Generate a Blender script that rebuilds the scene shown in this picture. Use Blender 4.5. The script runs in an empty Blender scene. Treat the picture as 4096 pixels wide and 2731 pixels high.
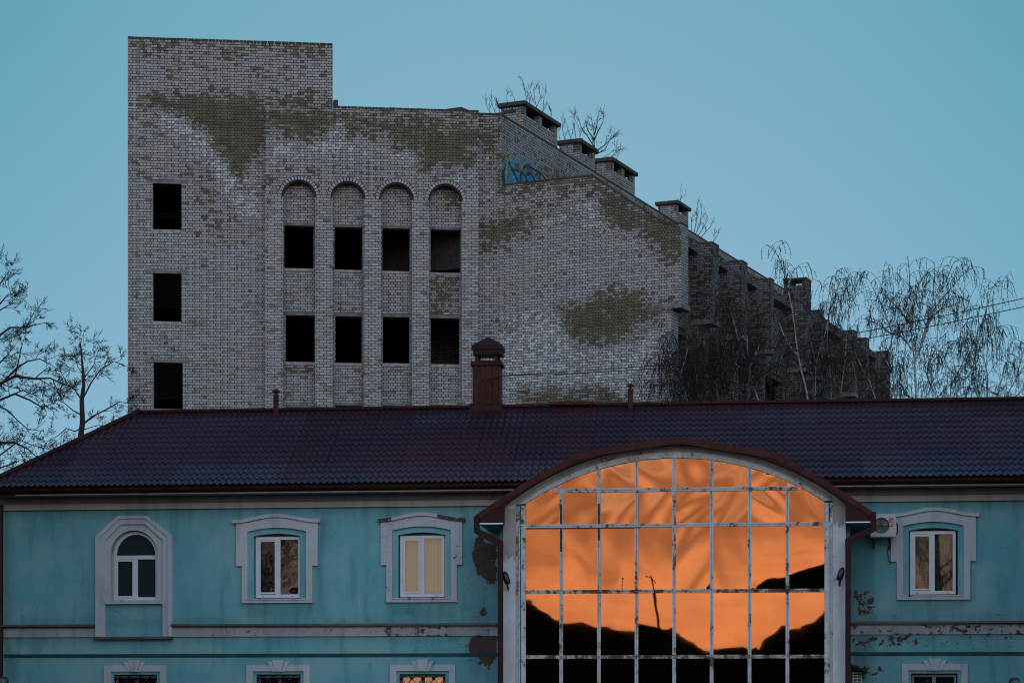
import bpy, math, random
from mathutils import Vector, Matrix
from mathutils import noise as mnoise

scene = bpy.context.scene
COL = scene.collection

# ------------------------------------------------------------------ camera
F = 8533.0            # focal length in photograph pixels (4096 wide)
HZ = 2800.0           # horizon row
EYE = 1.6
cam_d = bpy.data.cameras.new('camera')
cam = bpy.data.objects.new('camera', cam_d)
COL.objects.link(cam)
cam.location = (0, 0, EYE)
cam.rotation_euler = (math.radians(90), 0, 0)
cam_d.sensor_width = 36.0
cam_d.lens = F * 36.0 / 4096.0
cam_d.shift_y = (HZ - 1365.5) / 4096.0
cam_d.clip_start = 0.5
cam_d.clip_end = 3000
scene.camera = cam

scene.view_settings.view_transform = 'Standard'
scene.view_settings.look = 'None'
scene.view_settings.exposure = 0.0
scene.view_settings.gamma = 1.0
scene.cycles.pixel_filter_type = 'BLACKMAN_HARRIS'
scene.cycles.filter_width = 1.1


# ------------------------------------------------------------------ node helper
class NT:
    def __init__(self, tree):
        self.t = tree
        self.n = tree.nodes
        self.l = tree.links

    def add(self, typ, **kw):
        n = self.n.new(typ)
        for k, v in kw.items():
            setattr(n, k, v)
        return n

    def put(self, sock, v):
        if v is None:
            return
        if isinstance(v, bpy.types.NodeSocket):
            self.l.new(v, sock)
        elif isinstance(v, (tuple, list)):
            if len(v) == 3 and sock.type == 'RGBA':
                v = (*v, 1)
            sock.default_value = v
        else:
            sock.default_value = v

    def math(self, op, a, b=None, c=None, clamp=False):
        n = self.add('ShaderNodeMath', operation=op)
        n.use_clamp = clamp
        self.put(n.inputs[0], a)
        self.put(n.inputs[1], b)
        self.put(n.inputs[2], c)
        return n.outputs[0]

    def mix(self, f, a, b, blend='MIX'):
        n = self.add('ShaderNodeMix', data_type='RGBA', blend_type=blend)
        n.clamp_factor = True
        self.put(n.inputs[0], f)
        self.put(n.inputs[6], a)
        self.put(n.inputs[7], b)
        return n.outputs[2]

    def rng(self, v, a, b, c=0.0, d=1.0, smooth=True):
        n = self.add('ShaderNodeMapRange')
        n.interpolation_type = 'SMOOTHSTEP' if smooth else 'LINEAR'
        self.put(n.inputs[0], v)
        for i, x in enumerate((a, b, c, d)):
            n.inputs[i + 1].default_value = x
        return n.outputs[0]

    def noise(self, vec, scale, detail=3.0, rough=0.5, distort=0.0):
        n = self.add('ShaderNodeTexNoise')
        self.put(n.inputs['Vector'], vec)
        n.inputs['Scale'].default_value = scale
        n.inputs['Detail'].default_value = detail
        n.inputs['Roughness'].default_value = rough
        n.inputs['Distortion'].default_value = distort
        return n.outputs[0]

    def ramp(self, f, stops):
        n = self.add('ShaderNodeValToRGB')
        self.put(n.inputs[0], f)
        e = n.color_ramp.elements
        while len(e) < len(stops):
            e.new(0.5)
        for el, (p, c) in zip(e, stops):
            el.position = p
            el.color = (*c, 1)
        return n.outputs[0]

    def mapping(self, vec, scale=(1, 1, 1), loc=(0, 0, 0)):
        n = self.add('ShaderNodeMapping')
        self.put(n.inputs[0], vec)
        n.inputs['Scale'].default_value = scale
        n.inputs['Location'].default_value = loc
        return n.outputs[0]


# ------------------------------------------------------------------ world: clear dusk sky, afterglow behind the camera
world = bpy.data.worlds.new('World')
scene.world = world
world.use_nodes = True
w = NT(world.node_tree)
w.n.clear()
tc = w.add('ShaderNodeTexCoord')
sep = w.add('ShaderNodeSeparateXYZ')
w.l.new(tc.outputs['Generated'], sep.inputs[0])
el = sep.outputs[2]
front = w.ramp(w.rng(el, 0.0, 1.0, smooth=False), [
    (0.0, (0.37, 0.56, 0.735)), (0.10, (0.33, 0.535, 0.71)), (0.20, (0.265, 0.485, 0.645)),
    (0.31, (0.205, 0.44, 0.565)), (0.6, (0.10, 0.28, 0.50)), (1.0, (0.07, 0.20, 0.46))])
cl = w.noise(w.mapping(tc.outputs['Generated'], (5, 5, 42)), 1.0, 3, 0.55)
back0 = w.ramp(w.rng(el, 0.0, 1.0, smooth=False), [
    (0.0, (1.30, 0.82, 0.56)), (0.066, (1.10, 0.74, 0.54)), (0.080, (0.62, 0.42, 0.31)), (0.096, (0.55, 0.37, 0.28)), (0.110, (0.95, 0.70, 0.56)),
    (0.17, (1.08, 1.14, 1.24)), (0.32, (1.10, 1.30, 1.60)), (0.6, (0.62, 0.88, 1.25)), (1.0, (0.07, 0.20, 0.46))])
back = w.mix(w.rng(cl, 0.40, 0.66, 0, 0.95), back0, w.mix(0.62, back0, (0.40, 0.27, 0.20)))
x2 = w.math('MULTIPLY', sep.outputs[0], sep.outputs[0])
x2 = w.math('MULTIPLY', x2, w.rng(el, 0.06, 0.30, 0.45, 1.0, smooth=False))
fcol = w.add('ShaderNodeCombineColor')
for q_, (ks, mn) in enumerate(((7.5, 0.55), (2.8, 0.8), (2.4, 0.84))):
    fall = w.math('MAXIMUM', w.math('SUBTRACT', 1.0, w.math('MULTIPLY', x2, ks), clamp=True), mn)
    w.l.new(fall, fcol.inputs[q_])
front = w.mix(1.0, front, fcol.outputs[0], 'MULTIPLY')
back = w.mix(1.0, back, (1.22, 1.22, 1.22), 'MULTIPLY')
bf = w.rng(sep.outputs[1], 0.25, -0.75)
sidev = w.mix(bf, front, back)
sky = w.add('ShaderNodeTexSky')
sky.sky_type = 'NISHITA'
sky.sun_disc = False
sky.sun_elevation = math.radians(1.5)
sky.sun_rotation = math.radians(190)
nis = w.mix(1.0, sky.outputs[0], (0.05, 0.05, 0.05), 'MULTIPLY')
skyc = w.mix(0.06, sidev, nis)
bg = w.add('ShaderNodeBackground')
w.l.new(skyc, bg.inputs[0])
bg.inputs[1].default_value = 1.0
wo = w.add('ShaderNodeOutputWorld')
w.l.new(bg.outputs[0], wo.inputs[0])

sun_d = bpy.data.lights.new('sun', 'SUN')
sun_d.energy = 0.10
sun_d.angle = math.radians(30)
sun_d.color = (1.0, 0.93, 0.88)
sun = bpy.data.objects.new('sun', sun_d)
COL.objects.link(sun)
sun.rotation_euler = (math.radians(72), 0, math.radians(12))
sun.location = (0, -20, 40)

TH = 1.0


# ------------------------------------------------------------------ frames: vertical planes measured out in metres
def ray(px, py):
    return (px - 2048.0) / F, (HZ - py) / F


def wp0(px, Y):
    return (px - 2048.0) / F * Y, Y


class Frame:
    """local axes: x along the wall, y into the wall, z up"""
    def __init__(self, ox, oy, ang):
        self.o = (ox, oy)
        self.a = ang
        self.u = (math.cos(ang), math.sin(ang))
        self.v = (-math.sin(ang), math.cos(ang))
        self.M = Matrix.Translation((ox, oy, 0)) @ Matrix.Rotation(ang, 4, 'Z')

    def sz(self, px, py, d=0.0):
        tx, tz = ray(px, py)
        c = self.o[0] * self.v[0] + self.o[1] * self.v[1] + d
        t = c / (tx * self.v[0] + self.v[1])
        X, Y = tx * t, t
        s = (X - self.o[0]) * self.u[0] + (Y - self.o[1]) * self.u[1]
        return s, EYE + tz * t

    def s(self, px, d=0.0):
        return self.sz(px, 0, d)[0]

    def z(self, px, py, d=0.0):
        return self.sz(px, py, d)[1]

    def d_at(self, px, s):
        """depth y at which column px meets the plane x = s; also the distance"""
        tx = (px - 2048.0) / F
        c = self.o[0] * self.u[0] + self.o[1] * self.u[1] + s
        t = c / (tx * self.u[0] + self.u[1])
        X, Y = tx * t, t
        return (X - self.o[0]) * self.v[0] + (Y - self.o[1]) * self.v[1], t

    def w(self, s, d, z):
        return Vector((self.o[0] + s * self.u[0] + d * self.v[0], self.o[1] + s * self.u[1] + d * self.v[1], z))

    def pix(self, s, d, z):
        p = self.w(s, d, z)
        return 2048 + F * p.x / p.y, HZ - F * (p.z - EYE) / p.y


WF = Frame(0, 0, 0)
A6 = math.radians(6.3)
A23 = math.radians(23.7)
T = Frame(0, 61.0, -A6)                    # turquoise house
G = Frame(0, 81.3 + 0.0, A6)               # grey building, front
_t = (1500 - 2048) / F * 81.3
G = Frame(_t, 81.3, A6)
_c = G.w(G.s(1969, 0), 0, 0)
D = Frame(_c.x, _c.y, -A23)                # grey building, stair wall turned to the viewer and wing behind it


# ------------------------------------------------------------------ mesh builder
WM = {}
ALLF = {}


class MB:
    def __init__(self):
        self.v = []
        self.f = []
        self.mi = []
        self.cur = 0

    def vert(self, p):
        self.v.append(tuple(p))
        return len(self.v) - 1

    def face(self, idx):
        self.f.append(tuple(idx))
        self.mi.append(self.cur)

    def quad(self, a, b, c, d):
        i = len(self.v)
        self.v += [tuple(a), tuple(b), tuple(c), tuple(d)]
        self.face((i, i + 1, i + 2, i + 3))

    def box(self, x0, x1, y0, y1, z0, z1):
        i = len(self.v)
        self.v += [(x0, y0, z0), (x1, y0, z0), (x1, y1, z0), (x0, y1, z0), (x0, y0, z1), (x1, y0, z1), (x1, y1, z1), (x0, y1, z1)]
        for q in ((0, 1, 5, 4), (1, 2, 6, 5), (2, 3, 7, 6), (3, 0, 4, 7), (4, 5, 6, 7), (3, 2, 1, 0)):
            self.face([i + k for k in q])
        return self

    def prism(self, pts, y0, y1):
        """polygon in (x, z), counter-clockwise seen from the viewer, extruded y0..y1"""
        n = len(pts)
        i = len(self.v)
        self.v += [(x, y0, z) for x, z in pts] + [(x, y1, z) for x, z in pts]
        self.face([i + k for k in range(n)])
        self.face([i + n + k for k in reversed(range(n))])
        for k in range(n):
            j = (k + 1) % n
            self.face((i + j, i + k, i + n + k, i + n + j))
        return self

    def ring(self, outer, inner, y0, y1):
        """open or closed band between two equal-length outlines in (x, z)"""
        n = len(outer)
        for k in range(n - 1):
            a, b, c, d = outer[k], outer[k + 1], inner[k + 1], inner[k]
            self.hexa(a, b, c, d, y0, y1)
        return self

    def hexa(self, a, b, c, d, y0, y1):
        i = len(self.v)
        for y in (y0, y1):
            for p in (a, b, c, d):
                self.v.append((p[0], y, p[1]))
        for q in ((0, 1, 2, 3), (7, 6, 5, 4), (1, 0, 4, 5), (2, 1, 5, 6), (3, 2, 6, 7), (0, 3, 7, 4)):
            self.face([i + k for k in q])

    def tube(self, pts, rads, n=6, cap=True):
        pts = [Vector(p) for p in pts]
        if not hasattr(rads, '__len__'):
            rads = [rads] * len(pts)
        base = len(self.v)
        prev = None
        for k, p in enumerate(pts):
            if k == 0:
                t = pts[1] - p
            elif k == len(pts) - 1:
                t = p - pts[k - 1]
            else:
                t = pts[k + 1] - pts[k - 1]
            if t.length < 1e-9:
                t = Vector((0, 0, 1))
            t.normalize()
            if prev is None:
                a = t.cross(Vector((0, 0, 1)))
                if a.length < 0.1:
                    a = t.cross(Vector((0, 1, 0)))
            else:
                a = prev - t * prev.dot(t)
                if a.length < 1e-6:
                    a = t.cross(Vector((0, 1, 0.3)))
            a.normalize()
            prev = a
            b = t.cross(a)
            for j in range(n):
                th = 2 * math.pi * j / n
                self.v.append(tuple(p + (a * math.cos(th) + b * math.sin(th)) * rads[k]))
        for k in range(len(pts) - 1):
            for j in range(n):
                j2 = (j + 1) % n
                self.face((base + k * n + j, base + k * n + j2, base + (k + 1) * n + j2, base + (k + 1) * n + j))
        if cap:
            self.face([base + j for j in reversed(range(n))])
            e = base + (len(pts) - 1) * n
            self.face([e + j for j in range(n)])
        return self

    def lathe(self, cx, cy, prof, n=16):
        base = len(self.v)
        for r, z in prof:
            for j in range(n):
                th = 2 * math.pi * j / n
                self.v.append((cx + r * math.cos(th), cy + r * math.sin(th), z))
        for k in range(len(prof) - 1):
            for j in range(n):
                j2 = (j + 1) % n
                self.face((base + k * n + j, base + k * n + j2, base + (k + 1) * n + j2, base + (k + 1) * n + j))
        return self

    def build(self, name, mat, parent=None, frame=None, smooth=False, attrs=None, uv=True, bevel=0.0, label=None):
        me = bpy.data.meshes.new(name)
        me.from_pydata(self.v, [], self.f)
        mats = mat if isinstance(mat, (list, tuple)) else [mat]
        for m in mats:
            me.materials.append(m)
        if len(mats) > 1:
            me.polygons.foreach_set('material_index', self.mi)
        if smooth:
            me.polygons.foreach_set('use_smooth', [True] * len(self.f))
        if uv:
            ul = me.uv_layers.new(name='UVMap')
            data = [0.0] * (2 * len(me.loops))
            vs = self.v
            for p in me.polygons:
                nx, ny, nz = p.normal
                ax, ay, az = abs(nx), abs(ny), abs(nz)
                for li in p.loop_indices:
                    x, y, z = vs[me.loops[li].vertex_index]
                    if ay >= ax and ay >= az * 0.8:
                        data[2 * li], data[2 * li + 1] = x, z
                    elif ax >= az * 0.8:
                        data[2 * li], data[2 * li + 1] = y, z
                    else:
                        data[2 * li], data[2 * li + 1] = x, y
            ul.data.foreach_set('uv', data)
        if attrs:
            for an, vals in attrs.items():
                a = me.attributes.new(an, 'FLOAT', 'POINT')
                a.data.foreach_set('value', vals)
        me.validate()
        o = bpy.data.objects.new(name, me)
        COL.objects.link(o)
        fm = frame.M if frame is not None else (WM[parent.name] if parent is not None else Matrix.Identity(4))
        WM[o.name] = fm
        if parent is not None:
            o.parent = parent
            o.matrix_basis = WM[parent.name].inverted() @ fm
        else:
            o.matrix_basis = fm
        if bevel:
            b = o.modifiers.new('bevel', 'BEVEL')
            b.width = bevel
            b.segments = 2
            b.limit_method = 'ANGLE'
        if label:
            o['label'] = label
        return o


def tag(o, label, cat, group=None, kind=None):
    o['label'] = label
    o['category'] = cat
    if group:
        o['group'] = group
    if kind:
        o['kind'] = kind
    return o


def empty(name, M, label=None, cat=None, group=None):
    o = bpy.data.objects.new(name, None)
    o.empty_display_size = 0.3
    COL.objects.link(o)
    o.matrix_basis = M
    WM[o.name] = M
    if label:
        tag(o, label, cat, group)
    return o


# ------------------------------------------------------------------ materials
def new_mat(name):
    m = bpy.data.materials.new(name)
    m.use_nodes = True
    t = NT(m.node_tree)
    t.n.clear()
    out = t.add('ShaderNodeOutputMaterial')
    b = t.add('ShaderNodeBsdfPrincipled')
    t.l.new(b.outputs[0], out.inputs[0])
    return m, t, b


def simple(name, col, rough=0.7, metal=0.0, var=0.25, vscale=3.0, bump=0.0, bscale=60.0, spec=0.5, col2=None):
    m, t, b = new_mat(name)
    tcn = t.add('ShaderNodeTexCoord')
    n = t.noise(tcn.outputs['Object'], vscale, 5, 0.6)
    c2 = col2 or tuple(c * (1 - var) for c in col)
    c = t.mix(t.rng(n, 0.35, 0.68), tuple(min(1, x * (1 + var * 0.4)) for x in col), c2)
    t.put(b.inputs['Base Color'], c)
    b.inputs['Roughness'].default_value = rough
    b.inputs['Metallic'].default_value = metal
    b.inputs['Specular IOR Level'].default_value = spec
    if bump:
        bn = t.add('ShaderNodeBump')
        bn.inputs['Strength'].default_value = bump
        bn.inputs['Distance'].default_value = 0.01
        t.put(bn.inputs['Height'], t.noise(tcn.outputs['Object'], bscale, 4, 0.6))
        t.l.new(bn.outputs[0], b.inputs['Normal'])
    return m


def brick_mat(name, squash=0.5, dark=1.0, pier=False, stain=0.0):
    m, t, b = new_mat(name)
    uv = t.add('ShaderNodeUVMap')
    uv.uv_map = 'UVMap'
    u = uv.outputs[0]
    wob = t.add('ShaderNodeTexNoise')
    t.put(wob.inputs['Vector'], u)
    wob.inputs['Scale'].default_value = 5.0
    wob.inputs['Detail'].default_value = 3
    off = t.add('ShaderNodeVectorMath', operation='MULTIPLY_ADD')
    t.put(off.inputs[0], wob.outputs[1])
    off.inputs[1].default_value = (0.016, 0.010, 0)
    t.put(off.inputs[2], u)
    br = t.add('ShaderNodeTexBrick')
    t.put(br.inputs['Vector'], off.outputs[0])
    br.offset = 0.5
    br.offset_frequency = 2
    br.squash = squash
    br.squash_frequency = 2
    br.inputs['Color1'].default_value = (0, 0, 0, 1)
    br.inputs['Color2'].default_value = (1, 1, 1, 1)
    br.inputs['Mortar'].default_value = (0.5, 0.5, 0.5, 1)
    br.inputs['Scale'].default_value = 1.0
    br.inputs['Mortar Size'].default_value = 0.0105
    br.inputs['Mortar Smooth'].default_value = 0.15
    br.inputs['Bias'].default_value = 0.0
    br.inputs['Brick Width'].default_value = 0.262
    br.inputs['Row Height'].default_value = 0.1015
    rnd = br.outputs['Color']
    fac = br.outputs['Fac']
    sepc = t.add('ShaderNodeSeparateColor')
    t.l.new(rnd, sepc.inputs[0])
    r = sepc.outputs[0]
    big = t.noise(u, 0.45, 4, 0.6)
    fine = t.noise(u, 9.0, 4, 0.65)
    a_d = t.add('ShaderNodeAttribute', attribute_name='damp').outputs['Fac']
    a_s = t.add('ShaderNodeAttribute', attribute_name='salt').outputs['Fac']
    base = t.ramp(r, [(0.0, (0.215, 0.225, 0.23)), (0.2, (0.31, 0.325, 0.335)), (0.6, (0.375, 0.392, 0.405)),
                      (0.82, (0.42, 0.425, 0.42)), (0.92, (0.36, 0.335, 0.275)), (1.0, (0.26, 0.24, 0.20))])
    base = t.mix(t.rng(big, 0.35, 0.68, 0, 0.42), base, (0.33, 0.31, 0.265))
    base = t.mix(t.rng(fine, 0.55, 0.75, 0, 0.35), base, (0.17, 0.155, 0.14))
    base = t.mix(t.math('MULTIPLY', a_d, 0.75, clamp=True), base, t.mix(r, (0.23, 0.205, 0.15), (0.37, 0.335, 0.25)))
    # damp bricks: whole bricks switch, so the edge of a stain follows the courses
    dm = t.math('ADD', a_d, t.math('MULTIPLY', t.math('SUBTRACT', r, 0.5), 0.75))
    dm = t.math('ADD', dm, t.math('MULTIPLY', t.math('SUBTRACT', t.noise(u, 1.6, 5, 0.7), 0.5), 1.35))
    if stain:
        dm = t.math('ADD', dm, stain)
    dmask = t.rng(dm, 0.25, 0.54, 0, 0.95)
    wet = t.ramp(t.noise(u, 2.2, 3, 0.6), [(0.3, (0.08, 0.072, 0.044)), (0.7, (0.155, 0.138, 0.088))])
    base = t.mix(dmask, base, wet)
    sm = t.math('ADD', a_s, t.math('MULTIPLY', t.math('SUBTRACT', r, 0.5), 0.35))
    sm = t.math('ADD', sm, t.math('MULTIPLY', t.math('SUBTRACT', t.noise(u, 6.0, 5, 0.7, 0.6), 0.5), 1.5))
    smask = t.rng(sm, 0.60, 0.92, 0, 0.75)
    base = t.mix(smask, base, (0.66, 0.70, 0.74))
    mort = t.mix(smask, (0.009, 0.009, 0.010), (0.045, 0.045, 0.05))
    colr = t.mix(fac, base, mort)
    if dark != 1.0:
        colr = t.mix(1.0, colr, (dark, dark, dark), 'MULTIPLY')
    t.put(b.inputs['Base Color'], colr)
    b.inputs['Roughness'].default_value = 0.85
    b.inputs['Specular IOR Level'].default_value = 0.3
    bn = t.add('ShaderNodeBump')
    bn.inputs['Strength'].default_value = 0.7
    bn.inputs['Distance'].default_value = 0.012
    h = t.math('SUBTRACT', t.math('MULTIPLY', fine, 0.3), fac)
    t.put(bn.inputs['Height'], h)
    t.l.new(bn.outputs[0], b.inputs['Normal'])
    return m


def plaster_mat(name, col, col2, worn=0.0, brickc=True):
    """old painted render; attribute 'peel' opens it down to bare brick"""
    m, t, b = new_mat(name)
    uv = t.add('ShaderNodeUVMap')
    uv.uv_map = 'UVMap'
    u = uv.outputs[0]
    n1 = t.noise(u, 0.55, 5, 0.6)
    n2 = t.noise(t.mapping(u, (3.0, 0.5, 1)), 1.0, 4, 0.6)
    n3 = t.noise(u, 14.0, 4, 0.6)
    c = t.mix(t.rng(n1, 0.38, 0.62), col, col2)
    c = t.mix(t.rng(n2, 0.48, 0.72, 0, 0.55), c, tuple(x * 0.62 for x in col))
    n4 = t.noise(u, 2.3, 6, 0.7)
    c = t.mix(t.rng(n4, 0.52, 0.70, 0, 0.35), c, tuple(x * 0.7 + 0.02 for x in col2))
    spk = t.rng(t.noise(u, 22.0, 3, 0.6), 0.735, 0.76)
    c = t.mix(spk, c, (0.05, 0.045, 0.042))
    c = t.mix(t.rng(n3, 0.6, 0.8, 0, 0.25), c, tuple(min(1, x * 1.25 + 0.02) for x in col2))
    a = t.add('ShaderNodeAttribute', attribute_name='peel').outputs['Fac']
    ad = t.add('ShaderNodeAttribute', attribute_name='dirt').outputs['Fac']
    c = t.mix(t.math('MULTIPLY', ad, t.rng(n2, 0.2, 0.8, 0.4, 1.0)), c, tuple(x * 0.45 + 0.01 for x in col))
    # fine cracks
    vo = t.add('ShaderNodeTexVoronoi', feature='DISTANCE_TO_EDGE')
    wv = t.add('ShaderNodeTexNoise')
    t.put(wv.inputs['Vector'], u)
    wv.inputs['Scale'].default_value = 4.0
    ov = t.add('ShaderNodeVectorMath', operation='MULTIPLY_ADD')
    t.put(ov.inputs[0], wv.outputs[1])
    ov.inputs[1].default_value = (0.3, 0.3, 0)
    t.put(ov.inputs[2], u)
    t.put(vo.inputs['Vector'], ov.outputs[0])
    vo.inputs['Scale'].default_value = 6.5
    crack = t.math('MULTIPLY', t.rng(vo.outputs['Distance'], 0.0, 0.045, 1.0, 0.0), t.rng(t.noise(u, 3.7, 4, 0.7), 0.50, 0.60))
    region = t.rng(t.math('ADD', a, t.math('MULTIPLY', t.noise(u, 1.1, 3), 0.25)), 0.22, 0.45)
    c = t.mix(t.math('MULTIPLY', crack, t.math('MULTIPLY', region, 0.7)), c, (0.05, 0.045, 0.04))
    pm = t.math('ADD', a, t.math('MULTIPLY', t.math('SUBTRACT', t.noise(u, 4.6, 7, 0.72), 0.5), 1.7))
    if worn:
        pm = t.math('ADD', pm, t.math('MULTIPLY', t.math('SUBTRACT', t.noise(t.mapping(u, (1, 2.5, 1)), 1.6, 5, 0.7), 0.5), worn))
    pmask = t.rng(pm, 0.60, 0.635)
    rim = t.math('MULTIPLY', t.rng(pm, 0.53, 0.60), t.math('SUBTRACT', 1.0, pmask))
    br = t.add('ShaderNodeTexBrick')
    t.put(br.inputs['Vector'], u)
    br.inputs['Color1'].default_value = (0.055, 0.026, 0.019, 1)
    br.inputs['Color2'].default_value = (0.10, 0.052, 0.038, 1)
    br.inputs['Mortar'].default_value = (0.065, 0.055, 0.05, 1)
    br.inputs['Scale'].default_value = 1.0
    br.inputs['Mortar Size'].default_value = 0.008
    br.inputs['Brick Width'].default_value = 0.26
    br.inputs['Row Height'].default_value = 0.077
    bare = t.mix(t.rng(t.noise(u, 7.0, 4, 0.7), 0.4, 0.65), br.outputs['Color'], (0.075, 0.058, 0.05))
    c = t.mix(t.math('MULTIPLY', rim, 0.35), c, (0.45, 0.43, 0.40))
    c = t.mix(pmask, c, bare)
    t.put(b.inputs['Base Color'], c)
    b.inputs['Roughness'].default_value = 0.8
    b.inputs['Specular IOR Level'].default_value = 0.3
    bn = t.add('ShaderNodeBump')
    bn.inputs['Strength'].default_value = 0.6
    bn.inputs['Distance'].default_value = 0.02
    h = t.math('SUBTRACT', t.math('MULTIPLY', n3, 0.12), pmask)
    t.put(bn.inputs['Height'], h)
    t.l.new(bn.outputs[0], b.inputs['Normal'])
    return m


def rust_mat(name, col, rust=0.5):
    m, t, b = new_mat(name)
    tcn = t.add('ShaderNodeTexCoord')
    o = tcn.outputs['Object']
    n = t.noise(t.mapping(o, (1.0, 1.0, 0.6)), 2.4, 6, 0.72)
    n2 = t.noise(o, 11.0, 5, 0.7)
    k = t.math('ADD', t.math('MULTIPLY', n, 0.65), t.math('MULTIPLY', n2, 0.35))
    c = t.mix(t.rng(k, 0.40, 0.55), tuple(x * 1.08 for x in col), tuple(x * 0.82 for x in col))
    c = t.mix(t.rng(k, 0.60 - rust * 0.1, 0.64 - rust * 0.1), c, (0.12, 0.065, 0.028))
    c = t.mix(t.rng(k, 0.66 - rust * 0.1, 0.70 - rust * 0.1), c, (0.022, 0.020, 0.018))
    t.put(b.inputs['Base Color'], c)
    b.inputs['Roughness'].default_value = 0.6
    return m


M_brick = brick_mat('grey_silicate_brick')
M_brick_pier = brick_mat('pier_brick', squash=1.0)
M_brick_wing_shaded = brick_mat('wing_brick_shaded', dark=0.40, stain=0.28)  # tree shade over the wing put into the brick colour, along with damp
M_brick_flank = brick_mat('flank_brick', dark=0.92)
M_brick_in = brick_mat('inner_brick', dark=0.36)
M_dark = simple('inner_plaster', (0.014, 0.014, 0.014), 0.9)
M_conc = simple('concrete', (0.17, 0.165, 0.155), 0.9, var=0.4, vscale=4, bump=0.4)
M_conc_dark = simple('mossy_concrete', (0.055, 0.050, 0.042), 0.9, var=0.4, vscale=5, bump=0.5)
M_teal = plaster_mat('turquoise_plaster', (0.125, 0.38, 0.43), (0.20, 0.44, 0.465))
M_teal_in = plaster_mat('turquoise_trim_plaster', (0.15, 0.40, 0.44), (0.20, 0.44, 0.46))
M_white = plaster_mat('white_plaster', (0.44, 0.50, 0.55), (0.50, 0.535, 0.56), worn=0.55)
M_white_worn = plaster_mat('flaking_white_plaster', (0.44, 0.49, 0.53), (0.48, 0.50, 0.52), worn=1.3)
M_band = plaster_mat('band_plaster', (0.30, 0.33, 0.36), (0.38, 0.39, 0.40), worn=1.2)
M_cornice = plaster_mat('cornice_plaster', (0.33, 0.32, 0.30), (0.38, 0.37, 0.34), worn=0.2)
M_frieze = plaster_mat('frieze_plaster', (0.13, 0.135, 0.14), (0.16, 0.16, 0.155), worn=0.2)  # shade under the eaves put into the darker frieze colour
M_column = plaster_mat('column_plaster', (0.55, 0.63, 0.69), (0.50, 0.51, 0.54), worn=0.7)
M_pvc = simple('window_plastic', (0.62, 0.68, 0.72), 0.35, var=0.08)
M_pvc_dull = simple('dull_window_frame', (0.20, 0.21, 0.22), 0.6)  # darker, rougher frames for the lower windows
M_frame = rust_mat('painted_steel', (0.50, 0.55, 0.58), 0.62)
M_frame_rust = rust_mat('rusty_steel', (0.42, 0.44, 0.42), 1.25)
M_red = simple('dark_red_sheet', (0.030, 0.0085, 0.008), 0.5, var=0.3, vscale=1.5, spec=0.15)
M_red2 = simple('red_sheet', (0.062, 0.015, 0.012), 0.5, var=0.35, vscale=2.5, spec=0.15)
M_gutter = simple('brown_gutter', (0.035, 0.013, 0.009), 0.5, var=0.3, spec=0.15)
M_flash = simple('flashing', (0.10, 0.105, 0.11), 0.5, metal=0.3, var=0.3)
M_soffit = simple('soffit_board', (0.42, 0.44, 0.45), 0.6)
M_strip = simple('white_strip', (0.85, 0.88, 0.9), 0.5, var=0.05)
M_black = simple('black_plastic', (0.012, 0.012, 0.013), 0.4)
M_cable = simple('cable_rubber', (0.008, 0.008, 0.01), 0.6)
M_iron = simple('wrought_iron', (0.010, 0.009, 0.008), 0.6)
M_ac = simple('ac_casing', (0.44, 0.44, 0.46), 0.45, var=0.08)
M_acdark = simple('ac_grille', (0.05, 0.05, 0.055), 0.5)
M_logo = simple('logo_red', (0.45, 0.035, 0.045), 0.5, var=0.02)
M_ground = simple('ground', (0.05, 0.052, 0.045), 0.95, var=0.4, vscale=0.3)
M_hill = simple('far_wood', (0.010, 0.011, 0.006), 1.0, var=0.3, vscale=0.1, spec=0.0)
M_bark_dark = simple('dark_bark', (0.022, 0.020, 0.020), 0.95, var=0.3)
M_twig = simple('birch_twigs', (0.016, 0.012, 0.010), 0.95, var=0.3)
M_twig_y = simple('yellow_shoots', (0.085, 0.060, 0.022), 0.95, var=0.3)


def birch_mat():
    m, t, b = new_mat('birch_bark')
    tcn = t.add('ShaderNodeTexCoord')
    n = t.noise(t.mapping(tcn.outputs['Object'], (2.0, 2.0, 14)), 1.0, 4, 0.6)
    c = t.mix(t.rng(n, 0.56, 0.62), (0.29, 0.29, 0.30), (0.035, 0.03, 0.03))
    t.put(b.inputs['Base Color'], c)
    b.inputs['Roughness'].default_value = 0.8
    return m


M_birch = birch_mat()


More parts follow.
